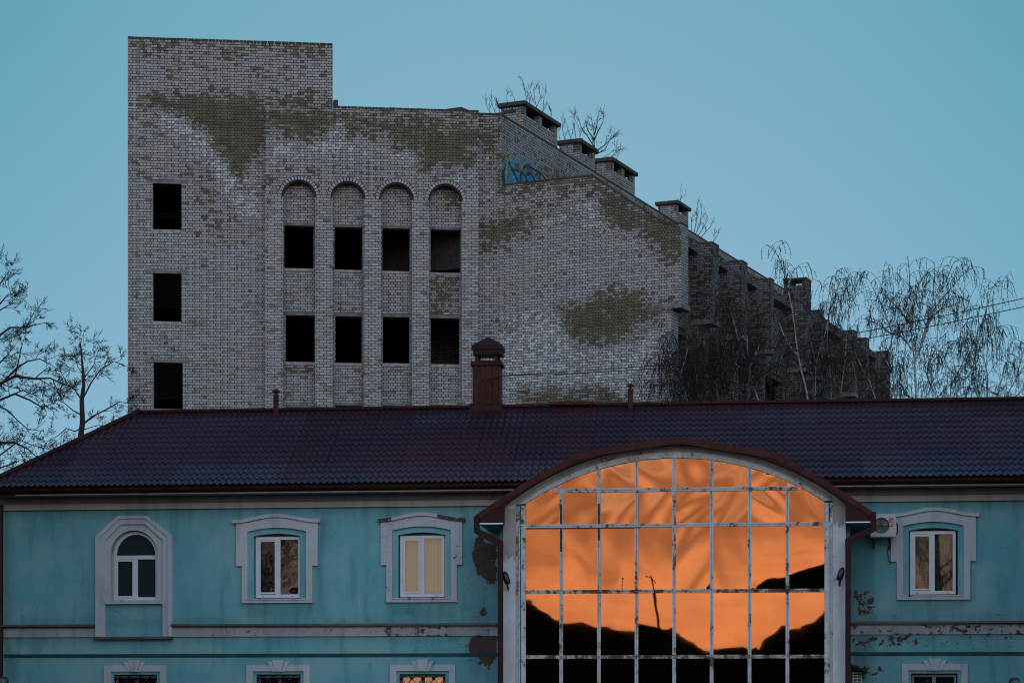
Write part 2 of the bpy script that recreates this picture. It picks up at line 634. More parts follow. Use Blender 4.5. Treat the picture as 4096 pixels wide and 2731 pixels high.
def roof_mat():
    m, t, b = new_mat('metal_tile')
    uv = t.add('ShaderNodeTexCoord')
    o = uv.outputs['Object']
    n = t.noise(t.mapping(o, (0.5, 1, 1)), 0.35, 3, 0.5)
    sep_ = t.add('ShaderNodeSeparateXYZ')
    t.l.new(o, sep_.inputs[0])
    # sheets differ slightly from each other
    wn = t.add('ShaderNodeTexWhiteNoise', noise_dimensions='1D')
    t.put(wn.inputs['W'], t.math('FLOOR', t.math('DIVIDE', sep_.outputs[0], 1.098)))
    c = t.mix(wn.outputs['Value'], (0.050, 0.016, 0.020), (0.034, 0.013, 0.020))
    c = t.mix(t.rng(n, 0.4, 0.65), c, (0.030, 0.012, 0.018))
    lap = t.math('LESS_THAN', t.math('FRACT', t.math('DIVIDE', sep_.outputs[0], 1.098)), 0.022)
    c = t.mix(t.math('MULTIPLY', lap, 0.65), c, (0.006, 0.004, 0.005))
    n2 = t.noise(o, 6.0, 4, 0.65)
    c = t.mix(t.rng(n2, 0.62, 0.75, 0, 0.5), c, (0.10, 0.07, 0.065))
    scr = t.rng(t.noise(o, 30.0, 2, 0.5), 0.76, 0.78)
    c = t.mix(scr, c, (0.005, 0.005, 0.006))
    t.put(b.inputs['Base Color'], c)
    wn2 = t.add('ShaderNodeTexWhiteNoise', noise_dimensions='2D')
    cv = t.add('ShaderNodeCombineXYZ')
    t.put(cv.inputs[0], t.math('FLOOR', t.math('DIVIDE', sep_.outputs[0], 3.294)))
    t.put(cv.inputs[1], t.math('FLOOR', t.math('DIVIDE', t.math('SUBTRACT', sep_.outputs[2], 7.1), 1.35)))
    t.put(wn2.inputs['Vector'], cv.outputs[0])
    lowz = t.rng(sep_.outputs[2], 8.9, 7.4)
    gl = t.math('ADD', t.math('MULTIPLY', wn2.outputs['Value'], 0.5), t.math('MULTIPLY', lowz, 0.55))
    t.put(b.inputs['Roughness'], t.math('ADD', t.rng(gl, 0.0, 1.0, 0.40, 0.20), t.rng(n2, 0.3, 0.8, 0.0, 0.12)))
    t.put(b.inputs['Specular IOR Level'], t.rng(gl, 0.0, 1.0, 0.10, 0.50))
    return m


M_tile = roof_mat()


def mirror_mat():
    """bronze reflective film on the big window"""
    m, t, b = new_mat('bronze_mirror_glass')
    tcn = t.add('ShaderNodeTexCoord')
    o = tcn.outputs['Object']
    n = t.noise(o, 1.2, 3, 0.5)
    c = t.mix(t.rng(n, 0.3, 0.7), (0.545, 0.248, 0.114), (0.475, 0.213, 0.096))
    t.put(b.inputs['Base Color'], c)
    b.inputs['Metallic'].default_value = 1.0
    b.inputs['Roughness'].default_value = 0.015
    bn = t.add('ShaderNodeBump')
    bn.inputs['Strength'].default_value = 0.10
    bn.inputs['Distance'].default_value = 0.007
    t.put(bn.inputs['Height'], t.noise(t.mapping(o, (1, 1, 1.6)), 0.9, 2, 0.4))
    t.l.new(bn.outputs[0], b.inputs['Normal'])
    return m


M_mirror = mirror_mat()


def glass_mat(name, ior=1.9, col=(0.012, 0.014, 0.016), coat=0.0):
    m, t, b = new_mat(name)
    t.put(b.inputs['Base Color'], col)
    b.inputs['Roughness'].default_value = 0.03
    b.inputs['IOR'].default_value = ior
    b.inputs['Specular IOR Level'].default_value = 0.5
    tcn = t.add('ShaderNodeTexCoord')
    bn = t.add('ShaderNodeBump')
    bn.inputs['Strength'].default_value = 0.12
    bn.inputs['Distance'].default_value = 0.05
    t.put(bn.inputs['Height'], t.noise(tcn.outputs['Object'], 2.2, 2, 0.4))
    t.l.new(bn.outputs[0], b.inputs['Normal'])
    return m


M_glass = glass_mat('dark_window_glass', 1.85)
M_glass_arch = glass_mat('dark_arched_glass', 1.4, (0.022, 0.034, 0.042))


def lit_glass():
    m, t, b = new_mat('blinds_behind_glass')
    tcn = t.add('ShaderNodeTexCoord')
    sp = t.add('ShaderNodeSeparateXYZ')
    t.l.new(tcn.outputs['Object'], sp.inputs[0])
    fr = t.math('FRACT', t.math('DIVIDE', sp.outputs[0], 0.089))
    edge = t.rng(fr, 0.0, 0.12, 0.72, 1.0)
    t.put(b.inputs['Base Color'], (0.30, 0.27, 0.20))
    b.inputs['Roughness'].default_value = 0.9
    em = t.mix(1.0, (0.58, 0.44, 0.27), (1, 1, 1), 'MULTIPLY')
    t.put(b.inputs['Emission Color'], em)
    t.put(b.inputs['Emission Strength'], t.math('MULTIPLY', edge, 0.225))
    return m


M_blind = lit_glass()


def clear_glass():
    m = bpy.data.materials.new('clear_pane')
    m.use_nodes = True
    t = NT(m.node_tree)
    t.n.clear()
    out = t.add('ShaderNodeOutputMaterial')
    tr = t.add('ShaderNodeBsdfTransparent')
    tr.inputs[0].default_value = (0.85, 0.87, 0.86, 1)
    gl = t.add('ShaderNodeBsdfGlossy')
    gl.inputs['Roughness'].default_value = 0.02
    mx = t.add('ShaderNodeMixShader')
    mx.inputs[0].default_value = 0.09
    t.l.new(tr.outputs[0], mx.inputs[1])
    t.l.new(gl.outputs[0], mx.inputs[2])
    t.l.new(mx.outputs[0], out.inputs[0])
    return m


M_lit, _t, _b = new_mat('lit_room_glass')
_n = _t.noise(_t.add('ShaderNodeTexCoord').outputs['Object'], 3.0, 3, 0.6)
_t.put(_b.inputs['Base Color'], (0.03, 0.02, 0.015))
_b.inputs['Roughness'].default_value = 0.1
_t.put(_b.inputs['Emission Color'], _t.mix(_t.rng(_n, 0.35, 0.65), (0.62, 0.27, 0.11), (0.38, 0.22, 0.10)))
_b.inputs['Emission Strength'].default_value = 0.7
M_clear = clear_glass()
M_curtain = simple('curtain_cloth', (0.075, 0.068, 0.045), 0.9, var=0.5, vscale=4)
M_room = simple('dark_room', (0.010, 0.010, 0.010), 0.9)


# ------------------------------------------------------------------ masks drawn as outlines in photograph coordinates
def poly_sd(p, poly):
    x, y = p
    ins = False
    best = 1e18
    n = len(poly)
    j = n - 1
    for i in range(n):
        xi, yi = poly[i]
        xj, yj = poly[j]
        if (yi > y) != (yj > y) and x < (xj - xi) * (y - yi) / (yj - yi) + xi:
            ins = not ins
        dx, dy = xj - xi, yj - yi
        L = dx * dx + dy * dy
        tt = 0 if L == 0 else max(0, min(1, ((x - xi) * dx + (y - yi) * dy) / L))
        ex, ey = xi + tt * dx - x, yi + tt * dy - y
        dd = ex * ex + ey * ey
        if dd < best:
            best = dd
        j = i
    s = math.sqrt(best)
    return s if ins else -s


def conv(pts, ox, oy, sc):
    return [(ox + x / sc, oy + y / sc) for x, y in pts]


def mask_val(p, polys, soft):
    v = 0.0
    for poly, wt in polys:
        s = poly_sd(p, poly)
        k = max(0.0, min(1.0, 0.5 + s / (2 * soft)))
        v = max(v, k * wt)
    return v


DAMP = [
    ([(400, 100), (2900, 100), (2900, 1000), (1900, 760), (400, 820)], 0.09),
    ([(560, 372), (1060, 372), (1330, 395), (1330, 440), (1062, 440), (560, 430)], 0.62),
    ([(515, 165), (1330, 185), (1330, 235), (515, 230)], 0.34),
    ([(1062, 425), (1915, 455), (1915, 560), (1700, 600), (1062, 480)], 0.58),
    ([(1960, 745), (2360, 705), (2720, 900), (2700, 1000), (2300, 760), (1975, 800)], 0.5),
    ([(2480, 1190), (2700, 1200), (2640, 1330), (2450, 1330)], 0.45),
    ([(640, 650), (900, 640), (1000, 900), (900, 1000), (700, 800)], 0.2),
    (conv([(330, 580), (500, 535), (1300, 590), (1300, 950), (1230, 1000), (1150, 1130), (1240, 1290), (1060, 1300), (1000, 1150),
           (960, 1050), (870, 950), (850, 850), (700, 760), (600, 690), (400, 640)], 400, 100, 1.96), 0.85),
    (conv([(240, 100), (1800, 150), (1800, 200), (240, 180)], 400, 100, 1.96), 0.45),
    (conv([(1300, 640), (1810, 650), (1780, 850), (1650, 950), (1560, 880), (1440, 860), (1330, 790)], 400, 100, 1.96), 0.85),
    (conv([(0, 330), (1375, 340), (1375, 480), (1200, 520), (600, 500), (50, 430)], 1300, 300, 2.24), 0.62),
    (conv([(500, 560), (850, 480), (1375, 480), (1375, 560), (1300, 700), (1250, 830), (870, 820), (850, 680), (600, 620)], 1300, 300, 2.24), 0.9),
    (conv([(1385, 380), (1600, 380), (1600, 900), (1500, 1000), (1385, 640)], 1300, 300, 2.24), 0.62),
    (conv([(1385, 1320), (1600, 1300), (1780, 1330), (1600, 1560), (1385, 1560)], 1300, 300, 2.24), 0.75),
    (conv([(110, 60), (780, 0), (800, 110), (500, 100), (200, 120)], 1900, 700, 1.65), 0.7),
    (conv([(780, 20), (1150, 250), (1370, 310), (1360, 560), (1240, 560), (1170, 440), (1120, 390), (880, 350), (830, 200)], 1900, 700, 1.65), 0.8),
    (conv([(100, 270), (500, 200), (720, 230), (700, 290), (450, 270), (300, 420), (130, 420)], 1900, 700, 1.65), 0.72),
    (conv([(560, 880), (900, 790), (1160, 790), (1130, 900), (1060, 990), (1060, 1060), (900, 1090), (830, 1110), (680, 1080),
           (560, 980)], 1900, 700, 1.65), 0.9),
    (conv([(300, 1420), (560, 1400), (560, 1440), (830, 1400), (1000, 1420), (1000, 1540), (300, 1530)], 1900, 700, 1.65), 0.78),
    (conv([(640, 1180), (1050, 1200), (900, 1260), (650, 1240)], 1900, 700, 1.65), 0.55),
    (conv([(120, 960), (300, 900), (330, 1000), (200, 1080)], 1900, 700, 1.65), 0.5),
    (conv([(1500, 990), (1780, 990), (1770, 1200), (1600, 1330), (1500, 1300)], 1050, 650, 2.24), 0.62),
    (conv([(1500, 170), (1780, 220), (1780, 400), (1680, 420), (1500, 260)], 1050, 650, 2.24), 0.52),
    (conv([(180, 515), (560, 520), (560, 610), (380, 610), (180, 560)], 1050, 1250, 2.613), 0.5),
]
SALT = [
    (conv([(300, 640), (600, 640), (860, 860), (1100, 1120), (1290, 1000), (1290, 1560), (1060, 1560), (900, 1290), (800, 1100),
           (560, 900), (380, 760)], 400, 100, 1.96), 0.72),
    (conv([(1300, 690), (1440, 860), (1700, 900), (1780, 700), (1960, 700), (1960, 1030), (1300, 1120)], 400, 100, 1.96), 0.72),
    (conv([(0, 480), (500, 620), (870, 660), (900, 830), (1250, 840), (1375, 600), (1375, 1060), (900, 930), (500, 760), (0, 760)],
          1300, 300, 2.24), 0.66),
    (conv([(1385, 560), (1600, 560), (1600, 1300), (1385, 1300)], 1300, 300, 2.24), 0.6),
    (conv([(260, 240), (800, 120), (960, 350), (1180, 420), (1180, 560), (900, 420), (600, 360), (300, 400)], 1900, 700, 1.65), 0.66),
    (conv([(120, 860), (640, 860), (640, 1040), (700, 1110), (1060, 1090), (1240, 880), (1240, 1100), (1130, 1560), (1000, 1560),
           (830, 1420), (560, 1430), (300, 1430), (160, 1560), (120, 1100)], 1900, 700, 1.65), 0.70),
    (conv([(700, 780), (1160, 740), (1160, 830), (700, 860)], 1900, 700, 1.65), 0.6),
    (conv([(1500, 440), (1780, 420), (1780, 600), (1600, 600)], 1050, 650, 2.24), 0.6),
    (conv([(1500, 990), (1780, 990), (1780, 1320), (1500, 1320)], 1050, 650, 2.24), 0.5),
    (conv([(1750, 545), (2080, 545), (2080, 660), (1750, 660)], 1050, 1250, 2.613), 0.8),
    (conv([(180, 545), (500, 545), (500, 600), (180, 600)], 1050, 1250, 2.613), 0.6),
]
PEEL = [
    ([(1900, 2150), (1925, 2125), (1945, 2165), (1992, 2170), (1992, 2335), (1950, 2340), (1908, 2295), (1882, 2240), (1892, 2170)], 0.88),
    ([(1850, 2420), (1925, 2400), (1992, 2430), (1992, 2490), (1860, 2495)], 0.42),
    ([(1905, 2440), (1945, 2425), (1955, 2465), (1910, 2480)], 0.85),
    ([(1870, 2560), (1900, 2535), (1992, 2535), (1992, 2640), (1950, 2680), (1900, 2625), (1870, 2610)], 0.95),
    ([(1620, 2555), (1880, 2540), (1880, 2610), (1640, 2620)], 0.36),
    ([(1770, 2590), (1810, 2575), (1800, 2610), (1772, 2612)], 0.8),
    ([(1810, 2615), (1990, 2620), (1990, 2720), (1900, 2680), (1820, 2650)], 0.45),
    ([(1760, 2100), (1992, 2120), (1992, 2500), (1830, 2500), (1790, 2300)], 0.28),
    ([(1600, 2420), (1780, 2420), (1780, 2470), (1600, 2470)], 0.38),
    ([(3402, 2350), (3500, 2350), (3515, 2480), (3402, 2480)], 0.62),
    ([(3402, 2460), (4096, 2440), (4096, 2482), (3402, 2482)], 0.42),
    ([(3402, 2535), (3680, 2530), (3680, 2595), (3402, 2600)], 0.60),
    ([(3680, 2530), (4096, 2520), (4096, 2600), (3680, 2600)], 0.46),
    ([(3402, 2640), (3540, 2640), (3560, 2731), (3402, 2731)], 0.55),
    ([(3900, 2130), (4096, 2120), (4096, 2240), (3920, 2230)], 0.30),
    ([(105, 2400), (150, 2400), (150, 2490), (100, 2490)], 0.46),
    ([(255, 2400), (320, 2400), (320, 2440), (255, 2440)], 0.44),
    ([(20, 2460), (160, 2460), (160, 2500), (20, 2500)], 0.36),
    ([(440, 2430), (530, 2440), (590, 2415), (600, 2440), (530, 2462), (440, 2455)], 0.62),
    ([(680, 2480), (760, 2475), (760, 2505), (680, 2505)], 0.5),
    ([(1160, 2400), (1300, 2400), (1300, 2470), (1100, 2460)], 0.30),
    ([(1300, 2060), (1420, 2080), (1400, 2200), (1290, 2160)], 0.27),
]


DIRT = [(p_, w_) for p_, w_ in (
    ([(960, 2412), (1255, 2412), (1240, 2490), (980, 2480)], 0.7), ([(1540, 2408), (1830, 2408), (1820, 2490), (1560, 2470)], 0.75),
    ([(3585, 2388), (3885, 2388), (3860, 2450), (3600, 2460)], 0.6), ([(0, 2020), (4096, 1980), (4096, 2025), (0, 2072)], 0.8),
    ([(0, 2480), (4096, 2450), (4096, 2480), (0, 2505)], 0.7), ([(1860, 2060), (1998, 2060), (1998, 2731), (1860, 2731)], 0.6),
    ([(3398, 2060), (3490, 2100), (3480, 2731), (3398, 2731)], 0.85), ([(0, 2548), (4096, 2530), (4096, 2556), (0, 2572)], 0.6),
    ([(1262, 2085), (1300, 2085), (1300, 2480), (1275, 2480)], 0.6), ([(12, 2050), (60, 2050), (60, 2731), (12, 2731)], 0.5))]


def wall_mb(F_, d, svals, zvals, holes=(), top=None, keep=None, jamb=0.0, step=0.3, attrs=('damp', 'salt'), flip=False):
    """a vertical sheet cut into a grid, with rectangular openings and their jambs"""
    def refine(vals):
        vals = sorted(set(round(v, 4) for v in vals))
        out = [vals[0]]
        for a, b_ in zip(vals, vals[1:]):
            n = max(1, int(math.ceil((b_ - a) / step)))
            for k in range(1, n + 1):
                out.append(a + (b_ - a) * k / n)
        return out
    ss = list(svals)
    zz = list(zvals)
    for h in holes:
        ss += [h[0], h[1]]
        zz += [h[2], h[3]]
    s0, s1, z0, z1 = min(svals), max(svals), min(zvals), max(zvals)
    ss = [x for x in refine([min(max(x, s0), s1) for x in ss])]
    zz = [x for x in refine([min(max(x, z0), z1) for x in zz])]
    mb = MB()
    idx = {}
    info = []

    def V(i, j):
        z = zz[j]
        if top:
            z = min(z, top(ss[i]))
        k = (i, j)
        if k not in idx:
            idx[k] = mb.vert((ss[i], d, z))
            info.append((ss[i], z))
        return idx[k]
    for i in range(len(ss) - 1):
        for j in range(len(zz) - 1):
            ms, mz = (ss[i] + ss[i + 1]) / 2, (zz[j] + zz[j + 1]) / 2
            if any(h[0] < ms < h[1] and h[2] < mz < h[3] for h in holes):
                continue
            if keep and not keep(ms, mz):
                continue
            if top and zz[j] >= max(top(ss[i]), top(ss[i + 1])) - 1e-6:
                continue
            mb.face((V(i, j), V(i + 1, j), V(i + 1, j + 1), V(i, j + 1)))
    A = {a: [] for a in attrs}
    for s, z in info:
        p = F_.pix(s, d, z)
        if 'damp' in A:
            A['damp'].append(mask_val(p, DAMP, 44))
            A['salt'].append(mask_val(p, SALT, 34))
        if 'peel' in A:
            A['peel'].append(mask_val(p, PEEL, 16))
            A.setdefault('dirt', []).append(mask_val(p, DIRT, 22))
    if jamb:
        for (a, b_, c, e) in holes:
            y0, y1 = d, d + jamb
            n0 = len(mb.v)
            mb.quad((a, y0, c), (a, y1, c), (a, y1, e), (a, y0, e))
            mb.quad((b_, y1, c), (b_, y0, c), (b_, y0, e), (b_, y1, e))
            mb.quad((a, y0, e), (a, y1, e), (b_, y1, e), (b_, y0, e))
            mb.quad((a, y1, c), (a, y0, c), (b_, y0, c), (b_, y1, c))
            for a_ in A:
                A[a_] += [0.0] * (len(mb.v) - n0)
    return mb, A


# =================================================================== GROUND
gm = MB()
gm.quad((-900, -900, 0), (900, -900, 0), (900, 1500, 0), (-900, 1500, 0))
g = gm.build('ground', M_ground)
g['kind'] = 'structure'

# =================================================================== GREY BUILDING
GB = empty('brick_building', G.M, 'tall unfinished grey silicate brick building with empty black windows, rising behind the red roof', 'building')
PROUD = -0.38
sL = G.s(511)
sT = G.s(1331)
sR = G.s(1969)
zTow = G.z(511, 155)
zMain = G.z(1945, 460)
zArc = G.z(1700, 443, PROUD)

left_w = [(611, 726, 735, 919), (612, 726, 1094, 1286), (614, 731, 1450, 1636)]
arc_w = [
    [(1137, 1255, 902, 1074), (1338, 1449, 908, 1080), (1529, 1640, 913, 1085), (1722, 1843, 918, 1091)],
    [(1143, 1259, 1260, 1448), (1342, 1448, 1264, 1452), (1531, 1639, 1267, 1453), (1722, 1839, 1272, 1457)],
    [(1143, 1259, 1629, 1800), (1342, 1448, 1621, 1800), (1531, 1639, 1622, 1800), (1722, 1839, 1640, 1800)],
]
holes = []
for (a, b_, c, e) in left_w:
    holes.append((G.s(a), G.s(b_), G.z((a + b_) / 2, e), G.z((a + b_) / 2, c)))
LW = list(holes)
AW = []
for row in arc_w:
    for (a, b_, c, e) in row:
        h = (G.s(a), G.s(b_), G.z((a + b_) / 2, e), G.z((a + b_) / 2, c))
        AW.append(h)
        holes.append(h)


def topG(s):
    return zTow if s <= sT + 1e-4 else zMain


mb, A = wall_mb(G, 0.0, [sL, sT, sT + 0.002, sR], [0, 8, zMain, zTow], holes, keep=lambda s, z: z < zMain or s < sT, jamb=0.42, step=0.28)
# top edges and side returns
mb.quad((sL, 6, 0), (sL, 0, 0), (sL, 0, zTow), (sL, 6, zTow))
mb.quad((sT, 0, zMain), (sT, 6, zMain), (sT, 6, zTow), (sT, 0, zTow))
for a_ in A:
    A[a_] += [0.0] * (len(mb.v) - len(A[a_]))
wall_main = mb.build('wall', M_brick, GB, attrs=A)
# coping course, with the open joints the photograph shows on the skyline
cp = MB()
x = sL
random.seed(3)
while x < sT - 0.05:
    w_ = min(random.choice([0.262, 0.262, 0.262, 0.13]), sT - x)
    cp.box(x, x + w_ - 0.012, -0.012, 0.4, zTow + 0.002, zTow + 0.075 + random.random() * 0.008)
    x += w_
cp.build('coping', M_conc_dark, GB)
cp = MB()
sA0, sA1 = G.s(1061, PROUD), G.s(1916, PROUD)
x = sT + 0.02
while x < sA1 - 0.05:
    w_ = min(random.choice([0.262, 0.262, 0.13]), sA1 - x)
    cp.box(x, x + w_ - 0.012, PROUD - 0.008, 0.2, zArc + 0.002, zArc + 0.07 + random.random() * 0.01)
    x += w_
cp.build('coping', M_conc_dark, GB)
cp = MB()
cp.box(sA1 + 0.01, sR + 0.05, -0.02, 0.4, zMain + 0.002, zMain + 0.07)
cp.build('coping', M_conc_dark, GB)

# shell behind: back, sides, roofs, floors
sh = MB()
sh.box(sL + 0.01, sR, 6.0, 6.3, 0, zMain - 0.3)
sh.box(sL + 0.02, sT - 0.02, 5.6, 5.9, zMain - 0.3, zTow - 0.05)
sh.box(sL + 0.02, sT - 0.02, 0.05, 5.6, zTow - 0.5, zTow - 0.2)
sh.box(sT, sR, 0.05, 6.0, zMain - 0.7, zMain - 0.4)
sh.build('roof', M_conc_dark, GB)
fl = MB()
for py in (720, 1080, 1450, 1810):
    z = G.z(1500, py) - 0.95
    fl.box(sL + 0.05, sR - 0.1, 2.2, 5.95, z - 0.25, z)
    fl.box(sA0 if 0 else G.s(1062, -0.38), sR - 0.1, 0.43, 2.2, z - 0.25, z)
fl.build('floor_slab', M_dark, GB)
pt = MB()
for px in (940, 1296, 1490, 1683):
    s = G.s(px)
    pt.box(s - 0.1, s + 0.1, 0.43, 5.9, 0, zMain - 0.8)
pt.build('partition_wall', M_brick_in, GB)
# a visible cross wall inside the fourth window column
pt = MB()
s = G.s(1727)
pt.box(s - 0.2, s - 0.02, 0.43, 3.0, 0, zMain - 0.8)
pt.box(s - 0.2, s + 2.5, 3.0, 3.2, 0, zMain - 0.8)
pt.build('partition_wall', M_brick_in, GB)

M_sillb = simple('sill_brick', (0.36, 0.34, 0.33), 0.85, var=0.4, vscale=5)
# lintels
for (a, b_, c, e) in LW:
    l = MB()
    l.box(a - 0.26, b_ + 0.22, -0.006, 0.3, e, e + 0.13)
    l.build('lintel', M_conc, GB)
for h in AW:
    a, b_, c, e = h
    l = MB()
    l.box(a - 0.05, b_ + 0.06, -0.014, 0.3, e - 0.01, e + 0.10)
    l.build('lintel', M_conc, GB)
for h in LW + AW:
    a, b_, c, e = h
    l = MB()
    x = a - 0.01
    while x < b_ - 0.03:
        l.box(x, min(x + 0.25, b_ + 0.01), -0.005, 0.40, c - 0.09, c + 0.004)
        x += 0.262
    l.build('sill', M_sillb, GB)

# arcade: piers, arches
pier_px = [(1061, 1132), (1261, 1330), (1455, 1524), (1648, 1717), (1847, 1916)]
arch_c = [(1196, 790, 720), (1392, 795, 725), (1586, 799, 730), (1782, 804, 735)]
zsp = [G.z(c[0], c[1], PROUD) for c in arch_c]
Z_SP = sum(zsp) / 4
R_A = 0.662
zUp = Z_SP + R_A + 0.18
cents = [G.s(c[0], PROUD) for c in arch_c]
piers = [(G.s(a, PROUD), G.s(b_, PROUD)) for a, b_ in pier_px]
mb, A = wall_mb(G, PROUD, [sA0, sA1], [zUp, zArc], step=0.26)


def addv(mbx, Ax, quads):
    for q in quads:
        mbx.quad(*q)
        for p in q:
            pp = G.pix(p[0], p[1], p[2])
            Ax['damp'].append(mask_val(pp, DAMP, 44))
            Ax['salt'].append(mask_val(pp, SALT, 34))


# solid between arches
edges = [sA0] + [x for c in cents for x in (c - R_A, c + R_A)] + [sA1]
NS = 24
for k in range(0, len(edges), 2):
    a, b_ = edges[k], edges[k + 1]
    addv(mb, A, [((a, PROUD, Z_SP), (b_, PROUD, Z_SP), (b_, PROUD, zUp), (a, PROUD, zUp))])
for c in cents:
    for k in range(NS):
        t0, t1 = math.pi - math.pi * k / NS, math.pi - math.pi * (k + 1) / NS
        x0, x1 = c + R_A * math.cos(t0), c + R_A * math.cos(t1)
        y0, y1 = Z_SP + R_A * math.sin(t0), Z_SP + R_A * math.sin(t1)
        addv(mb, A, [((x0, PROUD, y0), (x1, PROUD, y1), (x1, PROUD, zUp), (x0, PROUD, zUp)),
                     ((x0, PROUD, y0), (x0, -0.001, y0), (x1, -0.001, y1), (x1, PROUD, y1))])
addv(mb, A, [((sA0, PROUD, zArc), (sA1, PROUD, zArc), (sA1, 0, zArc), (sA0, 0, zArc)),
             ((sA0, -0.001, Z_SP), (sA0, PROUD, Z_SP), (sA0, PROUD, zArc), (sA0, -0.001, zArc)),
             ((sA1, PROUD, Z_SP), (sA1, -0.001, Z_SP), (sA1, -0.001, zArc), (sA1, PROUD, zArc))])
# imposts under the arch ends
for c, i in zip(cents, range(4)):
    pl, pr = piers[i][1], piers[i + 1][0]
    addv(mb, A, [((c - R_A, -0.001, Z_SP), (c - R_A, PROUD, Z_SP), (pl, PROUD, Z_SP), (pl, -0.001, Z_SP)),
                 ((pr, -0.001, Z_SP), (pr, PROUD, Z_SP), (c + R_A, PROUD, Z_SP), (c + R_A, -0.001, Z_SP))])
mb.build('arcade_wall', M_brick, GB, attrs=A)
for a, b_ in piers:
    p = MB()
    p.box(a, b_, PROUD - 0.004, -0.001, 0, Z_SP - 0.002)
    p.build('pier', M_brick_pier, GB)
for c in cents:
    r_ = MB()
    n = 19
    for k in range(n):
        t0 = math.pi - math.pi * (k + 0.13) / n
        t1 = math.pi - math.pi * (k + 0.87) / n
        ro, ri = R_A + 0.125, R_A + 0.004
        r_.hexa((c + ro * math.cos(t1), Z_SP + ro * math.sin(t1)), (c + ro * math.cos(t0), Z_SP + ro * math.sin(t0)),
                (c + ri * math.cos(t0), Z_SP + ri * math.sin(t0)), (c + ri * math.cos(t1), Z_SP + ri * math.sin(t1)), PROUD - 0.022, PROUD + 0.05)
    ar = r_.build('arch', simple('arch_brick', (0.37, 0.38, 0.39), 0.85, var=0.3, vscale=6) if c == cents[0] else ar_m, GB)
    ar_m = ar.data.materials[0]
    s_ = MB()
    s_.ring([(c + (R_A + 0.145) * math.cos(math.pi - math.pi * k / 24), Z_SP + (R_A + 0.145) * math.sin(math.pi - math.pi * k / 24)) for k in range(25)],
            [(c + (R_A + 0.002) * math.cos(math.pi - math.pi * k / 24), Z_SP + (R_A + 0.002) * math.sin(math.pi - math.pi * k / 24)) for k in range(25)], PROUD - 0.009, PROUD + 0.04)
    s_.build('arch_joint', M_room, ar)
    s_ = MB()
    arc_o = [(c + (R_A + 0.012) * math.cos(math.pi - math.pi * k / 24), Z_SP + (R_A + 0.012) * math.sin(math.pi - math.pi * k / 24)) for k in range(25)]
    arc_i = [(c + (R_A - 0.055) * math.cos(math.pi - math.pi * k / 24), Z_SP + (R_A - 0.055) * math.sin(math.pi - math.pi * k / 24)) for k in range(25)]
    s_.ring(arc_i, arc_o, PROUD + 0.06, -0.002)
    s_.build('arch_soffit_shade', M_conc_dark, ar)  # dark ring painted in for the deep shadow under the arch
# small block beside the tower foot, low roof hump
mb = MB()
s = G.s(1342)
mb.box(s - 0.08, s + 0.10, 0.1, 0.5, zMain - 0.3, G.z(1342, 406, 0.3))
mb.build('parapet_block', M_conc_dark, GB)
mb = MB()
z0 = G.z(1800, 445, 1.2)
pts = [(G.s(1745, 1.2), z0), (G.s(1885, 1.2), z0), (G.s(1880, 1.2), G.z(1880, 443, 1.2)), (G.s(1845, 1.2), G.z(1845, 428, 1.2)), (G.s(1760, 1.2), G.z(1760, 440, 1.2))]
mb.prism(pts, 1.2, 4.0)
mb.build('roof_hump', M_conc_dark, GB)

# ---- stair wall (turned) and wing
L1 = D.s(2725)
sAi = D.s(2006)
s2370 = D.s(2370)
s2660 = D.s(2662)
zA = D.z(2000, 459)
zB = D.z(2370, 706)
zC = D.z(2725, 895)
L2 = D.s(2685)
zLin = D.z(2725, 1229)


def topD(s):
    if s <= sAi + 1e-4:
        return zA
    if s <= s2370:
        return zB
    if s <= s2660:
        return zB + (zC - zB) * (s - s2370) / (s2660 - s2370)
    return zC


mb, A = wall_mb(D, 0.0, [0, sAi, sAi + 0.002, s2370, s2660, L2, L1], [0, zLin, zC, zB, zA], top=topD,
                keep=lambda s, z: not (s > L2 and z < zLin), step=0.28)
mb.build('stair_wall', M_brick, GB, frame=D, attrs=A)
d1 = D.d_at(2753, L1)[0]


def profile(z_lo, drop=0.0, inner=None, out=L1, low=L2):
    return [(0 if inner is None else inner, z_lo), (low, z_lo), (low, zLin), (out, zLin), (out, zC - drop), (s2660, zC - drop),
            (s2370, zB - drop), (0 if inner is None else inner, zB - drop)]


REC = 0.9
bays = []
mb = MB()
mb.prism(profile(0, 0.0, 0.5), 0.004, d1)
# coping bricks along the top of the stair wall
mb.build('bay', M_brick_flank, GB, frame=D)
cp = MB()
cp.box(sAi + 0.02, s2370, -0.02, 0.35, zB + 0.002, zB + 0.075)
cp.hexa((s2370, zB + 0.075), (s2370, zB + 0.002), (s2660, zC + 0.002), (s2660, zC + 0.075), -0.02, 0.35)
cp.box(s2660, L1 + 0.01, -0.02, d1, zC + 0.002, zC + 0.075)
cp.build('coping', M_conc_dark, GB, frame=D)
cp = MB()
cp.box(0, sAi, -0.02, 0.35, zA + 0.002, zA + 0.075)
cp.build('coping', M_conc_dark, GB, frame=D)
